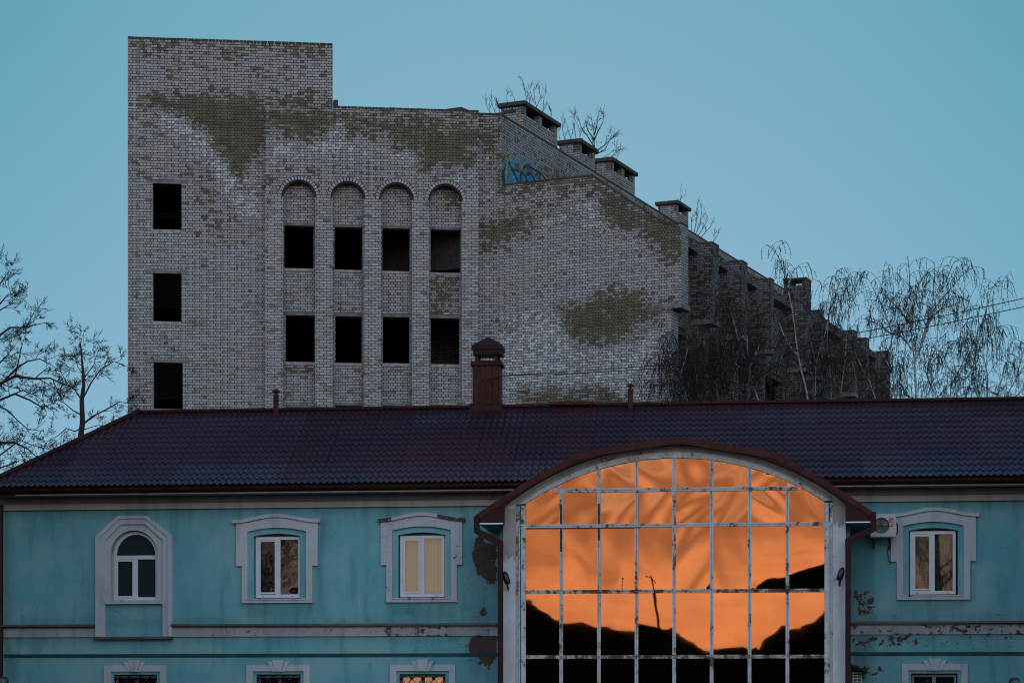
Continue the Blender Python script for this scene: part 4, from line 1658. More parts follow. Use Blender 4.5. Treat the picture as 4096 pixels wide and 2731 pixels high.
zin_s, zin_c = ZT(1106, 2125, -0.08), ZT(1106, 2109, -0.08)
zstep = ZT(1106, 2262, -0.08)
zbot = ZT(1106, 2410, -0.08)
zbi = ZT(1106, 2394, -0.08)
zh_s, zh_c = ZT(1106, 2090, -0.12), ZT(1106, 2067, -0.12)
zf0, zf1 = ZT(1106, 2390, 0.13), ZT(1106, 2146, 0.13)
for i, w_ in enumerate(wins):
    y = -0.08
    cx = [T.s(v, y) for v in w_['cx']]
    lx = [T.s(v, y) for v in w_['lx']]
    ix = [T.s(v, y) for v in w_['ix']]
    hx = [T.s(v, -0.13) for v in w_['hx']]
    mat_ = [M_white, M_white_worn, M_white][i]
    c = MB()
    inner = seg_arc(ix[0], ix[1], zin_s, zin_c)
    under = hood_arc(cx[0], cx[1], zh_s, zh_c, 14)
    # head band
    c.ring(under, inner, y, -0.001)
    c.hexa((cx[0], zstep), (cx[0], under[0][1]), (ix[0], zin_s), (ix[0], zstep), y, -0.001)
    c.hexa((ix[1], zstep), (ix[1], zin_s), (cx[1], under[-1][1]), (cx[1], zstep), y, -0.001)
    c.box(lx[0], ix[0], y, -0.001, zbot, zstep)
    c.box(ix[1], lx[1], y, -0.001, zbot, zstep)
    c.box(ix[0], ix[1], y, -0.001, zbot, zbi)
    nv = len(c.v)
    pv = [0.0] * nv
    sur = c.build('window_surround', mat_, TB, attrs={'peel': [0.30 if i == 1 else 0.12] * nv})
    c.cur = 0
    hd = MB()
    h0 = hood_arc(hx[0], hx[1], zh_s, zh_c, 20)
    h1 = [(x_, z_ + 0.095) for x_, z_ in h0]
    hd.ring(h1, h0, -0.135, -0.002)
    hv = []
    for v in hd.v:
        t_ = (v[0] - hx[0]) / (hx[1] - hx[0])
        k = 0.22
        if i == 1:
            k = 0.75 if (t_ < 0.2 or t_ > 0.66) else 0.15
        elif i == 0 and t_ > 0.6:
            k = 0.38
        hv.append(k)
    hd.build('hood', mat_, sur, attrs={'peel': hv})
    sl = MB()
    sl.box(ix[0] - 0.02, ix[1] + 0.02, -0.10, 0.12, zbi - 0.03, zbi + 0.01)
    sl.build('sill', M_white_worn, sur, attrs={'peel': [0.45] * len(sl.v)})
    yw = 0.10
    fx = [T.s(v, yw) for v in w_['fx']]
    gl = [T.s(v, yw) for v in w_['gl']]
    gr_ = [T.s(v, yw) for v in w_['gr']]
    wh = empty('window', T.M)
    wh.parent = TB
    wh.matrix_basis = Matrix.Identity(4)
    f_ = sash_window(wh, fx[0], fx[1], zf0, zf1, yw, gl, gr_, [M_glass, M_clear, M_clear][i], ['', 'blind', 'curtain'][i])

# dark fill at the head over each plastic frame
m_rv = simple('raw_plaster', (0.10, 0.09, 0.08), 0.9)
for (a, b_, z0, z1) in holesU:
    mb = MB()
    mb.box(a - 0.02, b_ + 0.02, 0.165, 0.30, zf1 - 0.03, z1 + 0.05)
    mb.box(a - 0.02, a + 0.06, 0.165, 0.3, z0 - 0.05, z1)
    mb.box(b_ - 0.02, b_ + 0.06, 0.165, 0.3, z0 - 0.05, z1)
    mb.box(a - 0.02, b_ + 0.02, 0.165, 0.3, z0 - 0.1, zf0 + 0.01)
    mb.build('reveal', m_rv, TB)


# arched window with stepped octagonal surround
def octa(x0, x1, xt0, xt1, zsh, ztp, zbt):
    return [(x0, zbt), (x0, zsh), (xt0, ztp), (xt1, ztp), (x1, zsh), (x1, zbt)]


def P(px, y):
    return T.s(px, y)


o1 = octa(P(381.5, -.10), P(688, -.10), P(472, -.10), P(585.6, -.10), ZT(536, 2141, -.10), ZT(536, 2061, -.10), ZT(536, 2544, -.10))
o2 = octa(P(397, -.10), P(671, -.10), P(479, -.10), P(582, -.10), ZT(536, 2148, -.10), ZT(536, 2073, -.10), ZT(536, 2544, -.10))
o3 = octa(P(420, -.06), P(651, -.06), P(485, -.06), P(580, -.06), ZT(536, 2160, -.06), ZT(536, 2096, -.06), ZT(536, 2544, -.06))
c = MB()
c.ring(o1, o2, -0.12, -0.001)
c.ring(o2, o3, -0.085, -0.001)
sur = c.build('window_surround', M_white, TB)
# inner white field around the arch
f = MB()
arc = [(ac + ar_ * math.cos(math.pi - math.pi * k / 24), zas + ar_ * math.sin(math.pi - math.pi * k / 24)) for k in range(25)]
xo0, xo1 = P(420, -.03), P(651, -.03)
ztf = ZT(536, 2094, -.03)


def octtop(x):
    xa, xb = P(485, -.03), P(580, -.03)
    zs_ = ZT(536, 2160, -.03)
    if x < xa:
        return zs_ + (ztf - zs_) * (x - xo0) / (xa - xo0) + 0.02
    if x > xb:
        return zs_ + (ztf - zs_) * (xo1 - x) / (xo1 - xb) + 0.02
    return ztf + 0.02


for k in range(24):
    f.hexa((arc[k][0], octtop(arc[k][0])), (arc[k][0], arc[k][1]), (arc[k + 1][0], arc[k + 1][1]), (arc[k + 1][0], octtop(arc[k + 1][0])), -0.03, 0.12)
f.hexa((xo0, zab), (a0, zab), (a0, octtop(a0)), (xo0, octtop(xo0)), -0.03, 0.12)
f.hexa((a1, zab), (xo1, zab), (xo1, octtop(xo1)), (a1, octtop(a1)), -0.03, 0.12)
f.build('arch_field', M_white, sur)
s_ = MB()
s_.box(P(418, -.1), P(651, -.1), -0.12, 0.1, ZT(536, 2414, -.1), ZT(536, 2399, -.1))
s_.build('sill', M_white_worn, sur, attrs={'peel': [0.40] * 8})
s_ = MB()
s_.box(P(381, -.1) - 0.02, P(688, -.1) + 0.02, -0.16, -0.001, ZT(536, 2555, -.1), ZT(536, 2545, -.1))
s_.build('flashing', M_flash, sur)
yw = 0.10
wh = empty('window', T.M)
wh.parent = TB
wh.matrix_basis = Matrix.Identity(4)
f = MB()
fx0, fx1 = P(457, yw), P(631, yw)
fc, fr_ = (fx0 + fx1) / 2, (fx1 - fx0) / 2
zfs = ZT(536, 2222, yw)
zg_top = ZT(536, 2137, yw)
ri = zg_top - zfs
ro = ri + 0.06
ell = lambda R_, H_: [(fc + R_ * math.cos(math.pi - math.pi * k / 24), zfs + H_ * math.sin(math.pi - math.pi * k / 24)) for k in range(25)]
gx0, gx1 = P(467, yw), P(622, yw)
f.ring(ell(fr_, ri + 0.075), ell((gx1 - gx0) / 2, ri), yw, yw + 0.06)
zbt = ZT(536, 2401, yw)
zbg = ZT(536, 2387, yw)
ztr = ZT(536, 2236, yw)
f.box(fx0, fx1, yw, yw + 0.06, zbt, zbg)
f.box(fx0, fx1, yw - 0.004, yw + 0.06, ztr, zfs + 0.01)
f.box(fx0, gx0, yw, yw + 0.06, zbg, ztr)
f.box(gx1, fx1, yw, yw + 0.06, zbg, ztr)
f.box(P(536, yw), P(551, yw), yw, yw + 0.06, zbg, ztr)
rv_ = MB()
rv_.ring([(x_, z_) for x_, z_ in arc], ell((gx1 - gx0) / 2, ri), yw + 0.062, yw + 0.08)
rv_.box(a0 - 0.02, gx0, yw + 0.062, yw + 0.08, zab - 0.05, zas + 0.02)
rv_.box(gx1, a1 + 0.02, yw + 0.062, yw + 0.08, zab - 0.05, zas + 0.02)
rv_.build('reveal', M_white, sur)
fr = f.build('window_frame', M_pvc, wh)
l = MB()
a, b_, c_, d_ = P(466, yw), P(537, yw), ZT(536, 2389, yw), ZT(536, 2238, yw)
for q in ((a, b_, c_, c_ + 0.05), (a, b_, d_ - 0.05, d_), (a, a + 0.05, c_ + 0.05, d_ - 0.05), (b_ - 0.05, b_, c_ + 0.05, d_ - 0.05)):
    l.box(q[0], q[1], yw - 0.02, yw - 0.001, q[2], q[3])
l.build('casement', M_pvc, fr)
g_ = MB()
g_.box(fx0 + 0.02, fx1 - 0.02, yw + 0.035, yw + 0.04, zbt + 0.02, zfs)
e_ = ell((gx1 - gx0) / 2 + 0.02, ri + 0.02)
i0 = len(g_.v)
g_.v += [(x_, yw + 0.036, z_) for x_, z_ in e_]
g_.face([i0 + k for k in reversed(range(len(e_)))])
g_.build('pane', M_glass_arch, fr)

# lower storey windows: casing, keystone, grille
zlo_c = ZT(1113, 2658, 0.05)
zlo_i = ZT(1113, 2683, 0.05)
zky = ZT(1113, 2638, 0.02)
zkw = ZT(1113, 2644, 0.02)
for i, w_ in enumerate(lows):
    y0, y1 = 0.04, 0.099
    cx = [T.s(v, y0) for v in w_['cx']]
    ix = [T.s(v, y0) for v in w_['ix']]
    ox = [T.s(v, 0.1) for v in w_['ox']]
    kx = T.s(w_['kx'], y0)
    c = MB()
    c.box(cx[0], cx[1], y0, y1, zlo_i, zlo_c)
    c.box(cx[0], ix[0], y0, y1, 0.8, zlo_i)
    c.box(ix[1], cx[1], y0, y1, 0.8, zlo_i)
    c.box(cx[0], cx[1], y0, y1, 0.7, 0.8)
    sur = c.build('window_surround', M_white, TB)
    k_ = MB()
    for (t0, t1, b0, b1, zt_, yy) in ((-0.18, 0.18, -0.085, 0.085, zky, 0.0), (-0.335, -0.185, -0.175, -0.09, zkw, 0.015), (0.185, 0.335, 0.09, 0.175, zkw, 0.015)):
        k_.hexa((kx + t0, zt_), (kx + b0, zlo_i - 0.005), (kx + b1, zlo_i - 0.005), (kx + t1, zt_), yy, y1)
    k_.build('keystone', M_white, sur)
    yw = 0.22
    wh = empty('window', T.M)
    wh.parent = TB
    wh.matrix_basis = Matrix.Identity(4)
    xm = (ox[0] + ox[1]) / 2
    a, b_ = ox[0] + 0.03, ox[1] - 0.03
    zt_ = zl1 - 0.035
    f = MB()
    f.box(a, b_, yw, yw + 0.06, zt_ - 0.06, zt_)
    f.box(a, a + 0.06, yw, yw + 0.06, 0.95, zt_ - 0.06)
    f.box(b_ - 0.06, b_, yw, yw + 0.06, 0.95, zt_ - 0.06)
    f.box(xm - 0.05, xm + 0.05, yw - 0.004, yw + 0.06, 0.95, zt_ - 0.06)
    f.box(a, b_, yw, yw + 0.06, 0.9, 0.95)
    fr = f.build('window_frame', M_pvc_dull, wh)
    g_ = MB()
    g_.box(a, b_, yw + 0.03, yw + 0.035, 0.92, zt_)
    g_.build('pane', M_lit if i == 2 else M_glass, fr)
    mb = MB()
    mb.box(a - 0.1, b_ + 0.1, yw + 0.06, yw + 0.2, zt_ - 0.02, zl1 + 0.1)
    mb.build('head_board', M_room, fr)
    if i in (0, 1, 2):
        gl_ = MB()
        yy = 0.14
        st = (b_ - a) / 4
        for k in range(-12, 5):
            for sgn in (1, -1):
                for off in ((0, 0.03) if sgn == 1 else (0,)):
                    x0_ = a + k * st + off if sgn == 1 else b_ - k * st
                    p0 = Vector((x0_, yy, 0.95))
                    p1 = Vector((x0_ + sgn * 3.0, yy, 3.95))
                    # clip to opening
                    def clip(lo, hi, za, zb):
                        t_0, t_1 = 0.0, 1.0
                        dx = p1.x - p0.x
                        for (mn, mx, o_, d__) in ((lo, hi, p0.x, dx), (za, zb, p0.z, p1.z - p0.z)):
                            ta, tb = (mn - o_) / d__, (mx - o_) / d__
                            if ta > tb:
                                ta, tb = tb, ta
                            t_0, t_1 = max(t_0, ta), min(t_1, tb)
                        return t_0, t_1
                    t0_, t1_ = clip(a, b_, 0.95, zt_ + 0.03)
                    if t1_ - t0_ > 0.01:
                        gl_.tube([p0.lerp(p1, t0_), p0.lerp(p1, t1_)], 0.008, 4)
        for zz in [zt_ - 0.09 - st * k for k in range(0, 6)]:
            for k in range(5):
                xx = a + st * k
                for q in range(5):
                    th = q * math.pi / 5 + 0.3
                    gl_.tube([(xx - 0.055 * math.cos(th), yy - 0.02, zz - 0.055 * math.sin(th)), (xx + 0.055 * math.cos(th), yy - 0.02, zz + 0.055 * math.sin(th))], 0.011, 4)
        gl_.tube([(a, yy, zt_ + 0.03), (b_, yy, zt_ + 0.03)], 0.01, 4)
        gl_.build('grille', M_iron, wh, uv=False)

# =================================================================== GLAZED PORCH (part of the house, as its stair hall)
YP = -2.4
PZ = lambda px, py: T.z(px, py, YP)
PS = lambda px: T.s(px, YP)


def pt(px, py, y=YP):
    return T.sz(px, py, y)


def arcpts(xl, yl, xa, ya, xr, yr, n=40, y=YP):
    """circular arc through three photograph points, in local (s, z)"""
    A_, B_, C_ = pt(xl, yl, y), pt(xa, ya, y), pt(xr, yr, y)
    ax, ay = A_
    bx, by = B_
    cx, cy = C_
    d_ = 2 * (ax * (by - cy) + bx * (cy - ay) + cx * (ay - by))
    ux = ((ax * ax + ay * ay) * (by - cy) + (bx * bx + by * by) * (cy - ay) + (cx * cx + cy * cy) * (ay - by)) / d_
    uy = ((ax * ax + ay * ay) * (cx - bx) + (bx * bx + by * by) * (ax - cx) + (cx * cx + cy * cy) * (bx - ax)) / d_
    R_ = math.hypot(ax - ux, ay - uy)
    t0 = math.atan2(ay - uy, ax - ux)
    t1 = math.atan2(cy - uy, cx - ux)
    return [(ux + R_ * math.cos(t0 + (t1 - t0) * k / n), uy + R_ * math.sin(t0 + (t1 - t0) * k / n)) for k in range(n + 1)], (ux, uy, R_)


NA = 40
arcG, cG = arcpts(2104, 2014, 2697, 1831, 3297, 2003)
arcM, cM = arcpts(2074, 2016, 2700, 1808, 3322, 2002)
arcK, cK = arcpts(2045, 2018, 2702, 1790, 3350, 2004)
arcW, cW = arcpts(2013, 2032, 2703, 1784, 3385, 2018)
porch = empty('stair_hall', T.M)
porch.parent = TB
porch.matrix_basis = Matrix.Identity(4)
# columns
for (a, b_, side) in ((2013, 2063, -1), (3332, 3383, 1)):
    x0, x1 = PS(a), PS(b_)
    ztp = PZ(a if side < 0 else b_, 2034 if side < 0 else 2022)
    zti = PZ(b_ if side < 0 else a, 2012 if side < 0 else 1999)
    mb, A = wall_mb(T, YP, [x0, x1], [0, ztp], attrs=('peel',), step=0.1)
    vals = []
    for v in mb.v:
        py = T.pix(v[0], YP, v[2])[1]
        k = 0.12
        if side < 0 and py < 2270:
            k = 0.16
        if side > 0 and py < 2330:
            k = 0.36 if py > 2090 else 0.25
        vals.append(k)
    n0 = len(mb.v)
    mb.quad((x0, -0.01, 0), (x0, YP, 0), (x0, YP, ztp), (x0, -0.01, ztp))
    mb.quad((x1, YP, 0), (x1, -0.01, 0), (x1, -0.01, ztp), (x1, YP, ztp))
    mb.quad((x0, YP, ztp), (x1, YP, ztp), (x1, YP, max(ztp, zti)), (x0, YP, ztp + 0.001))
    vals += [0.1] * (len(mb.v) - n0)
    mb.build('column', M_column, porch, attrs={'peel': vals})
    # thicker wall strip behind, turquoise
    s_ = MB()
    if side < 0:
        s_.box(PS(1990), x0 - 0.002, YP + 0.5, -0.01, 0, ztp)
    else:
        s_.box(x1 + 0.002, PS(3404), YP + 0.5, -0.01, 0, ztp)
    s_.build('side_wall', M_teal_in, porch)
# unpainted render at the heads of the columns
rm = plaster_mat('bare_render', (0.30, 0.275, 0.265), (0.36, 0.33, 0.32), worn=0.3)
for (a, b_, yb, yt) in ((2013.5, 2062.5, 2235, 2034), (3332.5, 3382, 2100, 2000)):
    mb = MB()
    x0, x1 = PS(a), PS(b_)
    n = 14
    random.seed(int(a))
    zb_, zt_ = PZ(a, yb), PZ(a, yt)
    low_ = [zb_ + random.uniform(-0.10, 0.16) for _ in range(n + 1)]
    for k in range(n):
        xa, xb = x0 + (x1 - x0) * k / n, x0 + (x1 - x0) * (k + 1) / n
        mb.quad((xa, YP - 0.004, low_[k]), (xb, YP - 0.004, low_[k + 1]), (xb, YP - 0.004, zt_), (xa, YP - 0.004, zt_))
    mb.build('bare_render', rm, porch, attrs={'peel': [0.1] * len(mb.v)})

# steel jambs and arched frame
fr = MB()
zb = 0.1
for grp in (((2064, 2078, 0.04, 0.3), (2085, 2103, -0.03, 0.12)), ((3298, 3314, -0.03, 0.12), (3320, 3332, 0.04, 0.3))):
    fr = MB()
    for (a, b_, y0, y1) in grp:
        fr.box(PS(a), PS(b_), YP + y0, YP + y1, zb, PZ(a, 2022 if a < 2700 else 2010))
    px = 2078 if grp[0][0] < 2700 else 3316
    fr.box(PS(px) - 0.1, PS(px) + 0.1, YP + 0.1, YP + 0.11, zb, zb + 0.05)
    fr.tube([(PS(px), YP - 0.03, zb), (PS(px), YP - 0.03, PZ(px, 2102))], 0.022, 6)
    fr.build('side_frame', M_frame, porch)
    s_ = MB()
    if px < 2700:
        s_.box(PS(2063.5), PS(2104), YP + 0.13, YP + 0.2, zb, PZ(2080, 2014))
    else:
        s_.box(PS(3296), PS(3331.5), YP + 0.13, YP + 0.2, zb, PZ(3310, 2004))
    s_.build('jamb_wall', M_teal_in, porch)
am = MB()
am.ring(arcM, arcG, YP - 0.04, YP + 0.12)
am.build('arch_frame', rust_mat('arch_paint', (0.46, 0.50, 0.51), 0.45), porch)
am = MB()
am.ring(arcK, arcM, YP + 0.04, YP + 0.25)
am.build('arch_moulding', rust_mat('moulding_paint', (0.34, 0.36, 0.35), 0.4), porch)
am = MB()
am.ring(arcW, arcK, YP - 0.02, YP + 0.1)
am.build('arch_edge', simple('cream_edge', (0.44, 0.42, 0.37), 0.6), porch)


def arc_z(x):
    ux, uy, R_ = cG
    v = R_ * R_ - (x - ux) ** 2
    return uy + math.sqrt(v) if v > 0 else uy


mull = [2244.6, 2395.7, 2546, 2696.5, 2846.5, 2998, 3149.5]
bars = [1957, 2099, 2363, 2625, 2889]
gx = [PS(2102)] + [PS(v) for v in mull] + [PS(3298)]
gz = [PZ(2700, v) for v in bars]
fb = MB()
fbr = MB()
for i, x_ in enumerate(gx[1:-1]):
    top_ = arc_z(x_) + 0.01
    zt_ = gz[0] if i in (0, 6) else top_
    fb.box(x_ - 0.048, x_ - 0.008, YP - 0.025, YP + 0.05, 0.1, zt_)
    fb.box(x_ + 0.008, x_ + 0.048, YP - 0.025, YP + 0.05, 0.1, zt_)
    fb.box(x_ - 0.008, x_ + 0.008, YP + 0.0, YP + 0.05, 0.1, zt_)
for j, z_ in enumerate(gz + [gz[-1] - 1.8]):
    tgt = fbr if j in (2, 3) else fb
    x0, x1 = gx[0], gx[-1]
    if j == 0:
        x0, x1 = PS(2210), PS(3192)
    if j == 1:
        x0, x1 = PS(2080), PS(3322)
    tgt.box(x0, x1, YP - 0.032, YP + 0.05, z_ - 0.048, z_ - 0.006)
    tgt.box(x0, x1, YP - 0.032, YP + 0.05, z_ + 0.006, z_ + 0.048)
    tgt.box(x0, x1, YP - 0.004, YP + 0.05, z_ - 0.006, z_ + 0.006)
fb.build('glazing_bars', M_frame, porch)
fbr.build('glazing_bars', M_frame_rust, porch)
# dark putty line under the second bar at the left
pb = MB()
pb.box(gx[0], gx[3] + 0.1, YP - 0.028, YP + 0.02, gz[1] - 0.075, gz[1] - 0.05)
for x_ in (gx[1], gx[2]):
    pb.box(x_ - 0.03, x_ + 0.03, YP - 0.034, YP - 0.026, gz[1] - (0.7 if x_ == gx[1] else 0.4), gz[1] - 0.05)
    pb.box(x_ - 0.03, x_ + 0.03, YP - 0.034, YP - 0.026, gz[1] + 0.05, gz[1] + 0.6)
pb.build('bar_stain', simple('weathered_bar', (0.05, 0.04, 0.035), 0.8, var=0.6, vscale=9), porch)

# glass: every sheet slightly bowed and tilted in its own way
gm = MB()
random.seed(11)
zrows = [0.1, gz[4], gz[3], gz[2], gz[1], gz[0], max(p[1] for p in arcG) + 0.02]
YG = YP + 0.03
N = 14
for j in range(len(zrows) - 1):
    z0, z1 = zrows[j], zrows[j + 1]
    for i in range(8):
        x0, x1 = gx[i], gx[i + 1]
        if j == 5 and max(arc_z(x0), arc_z(x1)) < z0:
            continue
        am_ = 0.6 if j <= 2 else (1.0 if (j == 3 and (i >= 6 or i == 0)) else (3.2 if j == 3 else 4.5))
        tiltz = random.uniform(-0.0016, 0.0016) * am_
        tiltx = random.uniform(-0.003, 0.003) * am_
        bow = random.uniform(-0.0016, 0.0016) * am_
        seed = random.random() * 50
        ids = []
        for b_ in range(N + 1):
            row = []
            for a in range(N + 1):
                u_, v_ = a / N, b_ / N
                x_ = x0 + (x1 - x0) * u_
                z_ = z0 + (z1 - z0) * v_
                h = tiltz * (v_ - 0.5) * (z1 - z0) + tiltx * (u_ - 0.5) + bow * (4 * u_ * (1 - u_)) * 0.7
                if am_ <= 1.0:
                    h += (0.0009 if j <= 2 else 0.0022) * mnoise.noise((u_ * 1.1 + seed, v_ * 1.3, seed))
                else:
                    sl_ = random.Random(i * 7 + j).uniform(-1.2, 1.2)
                    h += (0.0075 if j == 3 else 0.0085) * mnoise.noise(((u_ + sl_ * v_) * 1.7 + seed, v_ * 0.9, seed))
                if j == 2 and i == 3:
                    h -= 0.0065 * (u_ - 0.5) * (1 - v_) - 0.0006 * math.sin(v_ * 9)
                if j == 1:
                    h -= 0.006 * v_ * (z1 - z0)
                if j == 3 and i >= 6:      # the two right-hand sheets lean out at the foot
                    k = max(0.0, 1 - v_ * 1.25)
                    h += 0.013 * 0.62 * (z1 - z0) * k ** 2.4 * (0.8 if i == 6 else 1.05)
                if z_ > arc_z(x_) + 0.04:
                    z_ = max(z0, arc_z(x_) + 0.04)
                row.append(gm.vert((x_, YG + h, z_)))
            ids.append(row)
        for b_ in range(N):
            for a in range(N):
                q = (ids[b_][a], ids[b_][a + 1], ids[b_ + 1][a + 1], ids[b_ + 1][a])
                if gm.v[q[0]][2] == gm.v[q[3]][2] and gm.v[q[1]][2] == gm.v[q[2]][2]:
                    continue
                gm.face(q)
gm.build('panes', M_mirror, porch, smooth=True, uv=False)
# hall behind the glass: closed box so the film stays opaque
mb = MB()
mb.box(PS(2064), PS(3332), YP + 0.35, -0.02, 0, PZ(2700, 2100))
mb.build('hall_core', M_room, porch)

# porch roof: bent sheet following the arch, deep fascia
outer_px = [(1904, 2058), (2114, 1921), (2327, 1808), (2510, 1776), (2714, 1747), (2905, 1777), (3093, 1808), (3299, 1918), (3502, 2054)]
yR0 = YP - 0.35
op = [T.sz(a, b_, yR0) for a, b_ in outer_px]


def outer_z(x):
    for (xa, za), (xb, zb_) in zip(op, op[1:]):
        if xa <= x <= xb:
            return za + (zb_ - za) * (x - xa) / (xb - xa)
    return op[0][1] if x < op[0][0] else op[-1][1]


inn = []
for k in range(61):
    x_ = op[0][0] + (op[-1][0] - op[0][0]) * k / 60
    inn.append(x_)
ux, uy, RW = cW
xl, zl = T.sz(2013, 2034, yR0)
xr, zr = T.sz(3385, 2020, yR0)
zEl = T.z(1910, 2091, yR0)
zEr = T.z(3490, 2084, yR0)


def inner_z(x):
    if x <= xl:
        return zEl
    if x >= xr:
        return zEr
    dx = x - ux
    return uy + math.sqrt(max(0.01, (RW - 0.0) ** 2 - dx * dx)) + 0.0


rf = MB()
xs = sorted(set([round(v, 4) for v in inn] + [round(p[0], 4) for p in op] + [xl, xl + 0.002, xr - 0.002, xr]))
for xa, xb in zip(xs, xs[1:]):
    za, zb_ = outer_z(xa + 1e-6), outer_z(xb - 1e-6)
    ia, ib = min(inner_z(xa), za - 0.02), min(inner_z(xb), zb_ - 0.02)
    rf.quad((xa, yR0, ia), (xb, yR0, ib), (xb, yR0, zb_), (xa, yR0, za))
    rf.quad((xa, yR0, za), (xb, yR0, zb_), (xb, 1.8, zb_ + 0.05), (xa, 1.8, za + 0.05))
    rf.quad((xa, yR0 + 0.35, ia), (xb, yR0 + 0.35, ib), (xb, yR0, ib), (xa, yR0, ia))
rb = rf.build('porch_roof', M_red, porch)
# thin upper flashing strip standing proud along the outline
fs = MB()
for (xa, za), (xb, zb_) in zip(op, op[1:]):
    fs.hexa((xa, za + 0.012), (xa, za - 0.17), (xb, zb_ - 0.17), (xb, zb_ + 0.012), yR0 - 0.02, yR0 - 0.001)
fs.build('fascia', M_red2, rb)
# box eaves, white strips, soffits
for side in (-1, 1):
    e = MB()
    if side < 0:
        x0, x1, z_ = T.s(1915, yR0), T.s(2012, yR0), zEl
    else:
        x0, x1, z_ = T.s(3384, yR0), T.s(3484, yR0), zEr
    st = MB()
    st.box(x0, x1, yR0 - 0.012, yR0 + 0.02, z_ - 0.035, z_ - 0.002)
    st.build('white_strip', M_strip, rb)
    e.box(x0, x1, yR0 + 0.02, -0.01, z_ - 0.03, z_ - 0.005)
    e.build('soffit', simple('grey_soffit', (0.12, 0.14, 0.15), 0.7), rb)
    # end gutter and bent downpipe
    g_ = MB()
    if side < 0:
        ex = T.s(1908, yR0)
        path = [(1907, 2066), (1907, 2112), (2002, 2178), (2002, 3000)]
    else:
        ex = T.s(3495, yR0)
        path = [(3493, 2060), (3493, 2104), (3392, 2168), (3392, 3000)]
    w_ = 0.075
    pp = [T.sz(a, b_, yR0 - 0.03) for a, b_ in path]
    pp[-1] = (pp[-2][0], 0.15)
    g_.hexa((pp[0][0] - w_, pp[0][1]), (pp[1][0] - w_, pp[1][1] - (0.02 if side < 0 else 0.05)), (pp[1][0] + w_, pp[1][1] - (0.05 if side < 0 else 0.02)), (pp[0][0] + w_, pp[0][1]), yR0 - 0.1, yR0 + 0.04)
    up = 0.075
    g_.hexa((pp[1][0] - w_, pp[1][1] + (up - 0.02 if side < 0 else -up)), (pp[1][0] - w_, pp[1][1] - 0.12), (pp[2][0] + (w_), pp[2][1] - 0.12), (pp[2][0] + w_, pp[2][1] + 0.1), yR0 - 0.09, yR0 + 0.03) if side < 0 else \
        g_.hexa((pp[2][0] - w_, pp[2][1] + 0.1), (pp[2][0] - w_, pp[2][1] - 0.12), (pp[1][0] + w_, pp[1][1] - 0.12), (pp[1][0] + w_, pp[1][1] + 0.06), yR0 - 0.09, yR0 + 0.03)
    g_.box(pp[2][0] - w_ * 0.95, pp[2][0] + w_ * 0.95, yR0 - 0.095, yR0 + 0.035, 0.15, pp[2][1] - 0.02)
    g_.build('downpipe', M_red, porch, bevel=0.012)
    g_ = MB()
    g_.box(ex - 0.06, ex + 0.06, yR0 - 0.05, -0.05, T.z(1908, 2075, yR0) - 0.06, T.z(1908, 2062, yR0))
    g_.build('gutter', M_red, porch)
# corner downpipe at the far left end of the house
g_ = MB()
g_.tube([(sW0 - 0.02, -0.09, 0.2), (sW0 - 0.02, -0.09, zfr)], 0.055, 8)
g_.build('downpipe', M_gutter, TB)

# =================================================================== METAL CHIMNEY AND VENTS (parts of the house)
def at_roof(px, d):
    return T.s(px, d)


dc = DR + 0.30
x0, x1 = T.s(1890, dc - 0.35), T.s(1999, dc - 0.35)
z_b, z_t = zR - 0.5, T.z(1950, 1457, dc - 0.35)
c = MB()
n = 22
yy0, yy1 = dc - 0.35, dc + 0.35
prev = None
for k in range(n * 3 + 1):
    x_ = x0 + (x1 - x0) * k / (n * 3)
    w_ = 0.5 - 0.5 * math.cos(2 * math.pi * (x_ - x0) / 0.183)
    y_ = yy0 - 0.04 * w_ ** 1.5
    if prev:
        for (za, zb_, o_) in ((z_b, z_b + 0.62, 0.012), (z_b + 0.62, z_b + 1.05, 0.006), (z_b + 1.05, z_t, 0.0)):
            c.quad((prev[0], prev[1] - o_, za), (x_, y_ - o_, za), (x_, y_ - o_, zb_), (prev[0], prev[1] - o_, zb_))
    prev = (x_, y_)
c.box(x0, x1, yy0 + 0.004, yy1, z_b, z_t)
mch = c.build('chimney', M_red2, TB)
c = MB()
c.box(x0 - 0.05, x1 + 0.05, yy0 - 0.06, yy1 + 0.05, z_t, z_t + 0.10)
c.box(x0 - 0.06, x1 + 0.07, yy0 - 0.07, yy1 + 0.06, z_t - 0.03, z_t)
c.build('collar', M_red, mch)
zp = T.z(1950, 1414, dc - 0.35)
c = MB()
for a in (x0 + 0.12, x1 - 0.12):
    for b_ in (yy0 + 0.08, yy1 - 0.08):
        c.box(a - 0.05, a + 0.05, b_ - 0.02, b_ + 0.02, z_t + 0.1, zp)
c.build('hood_legs', M_gutter, mch)
c = MB()
zt1 = T.z(1950, 1380, dc - 0.35)
zap = T.z(1953, 1360, dc - 0.35)
hx0, hx1, hy0, hy1 = x0 - 0.02, x1 + 0.08, yy0 - 0.08, yy1 + 0.08
i = len(c.v)
xm, ym = (hx0 + hx1) / 2, (hy0 + hy1) / 2
c.v += [(hx0, hy0, zt1), (hx1, hy0, zt1), (hx1, hy1, zt1), (hx0, hy1, zt1), (xm, ym, zap + 0.16)]
for q in ((0, 1, 4), (1, 2, 4), (2, 3, 4), (3, 0, 4)):
    c.face([i + k for k in q])
c.box(hx0, hx1, hy0, hy1, zt1 - 0.13, zt1)
c.box(hx0 + 0.04, hx1 - 0.04, hy0 + 0.04, hy1 - 0.04, zp - 0.02, zt1 - 0.13)
c.build('hood', M_red, mch)
c = MB()
c.box(x0 - 0.08, x1 + 0.1, yy0 - 0.12, yy1, zR - 0.1, zR + 0.12)
c.build('skirt', M_red, mch)
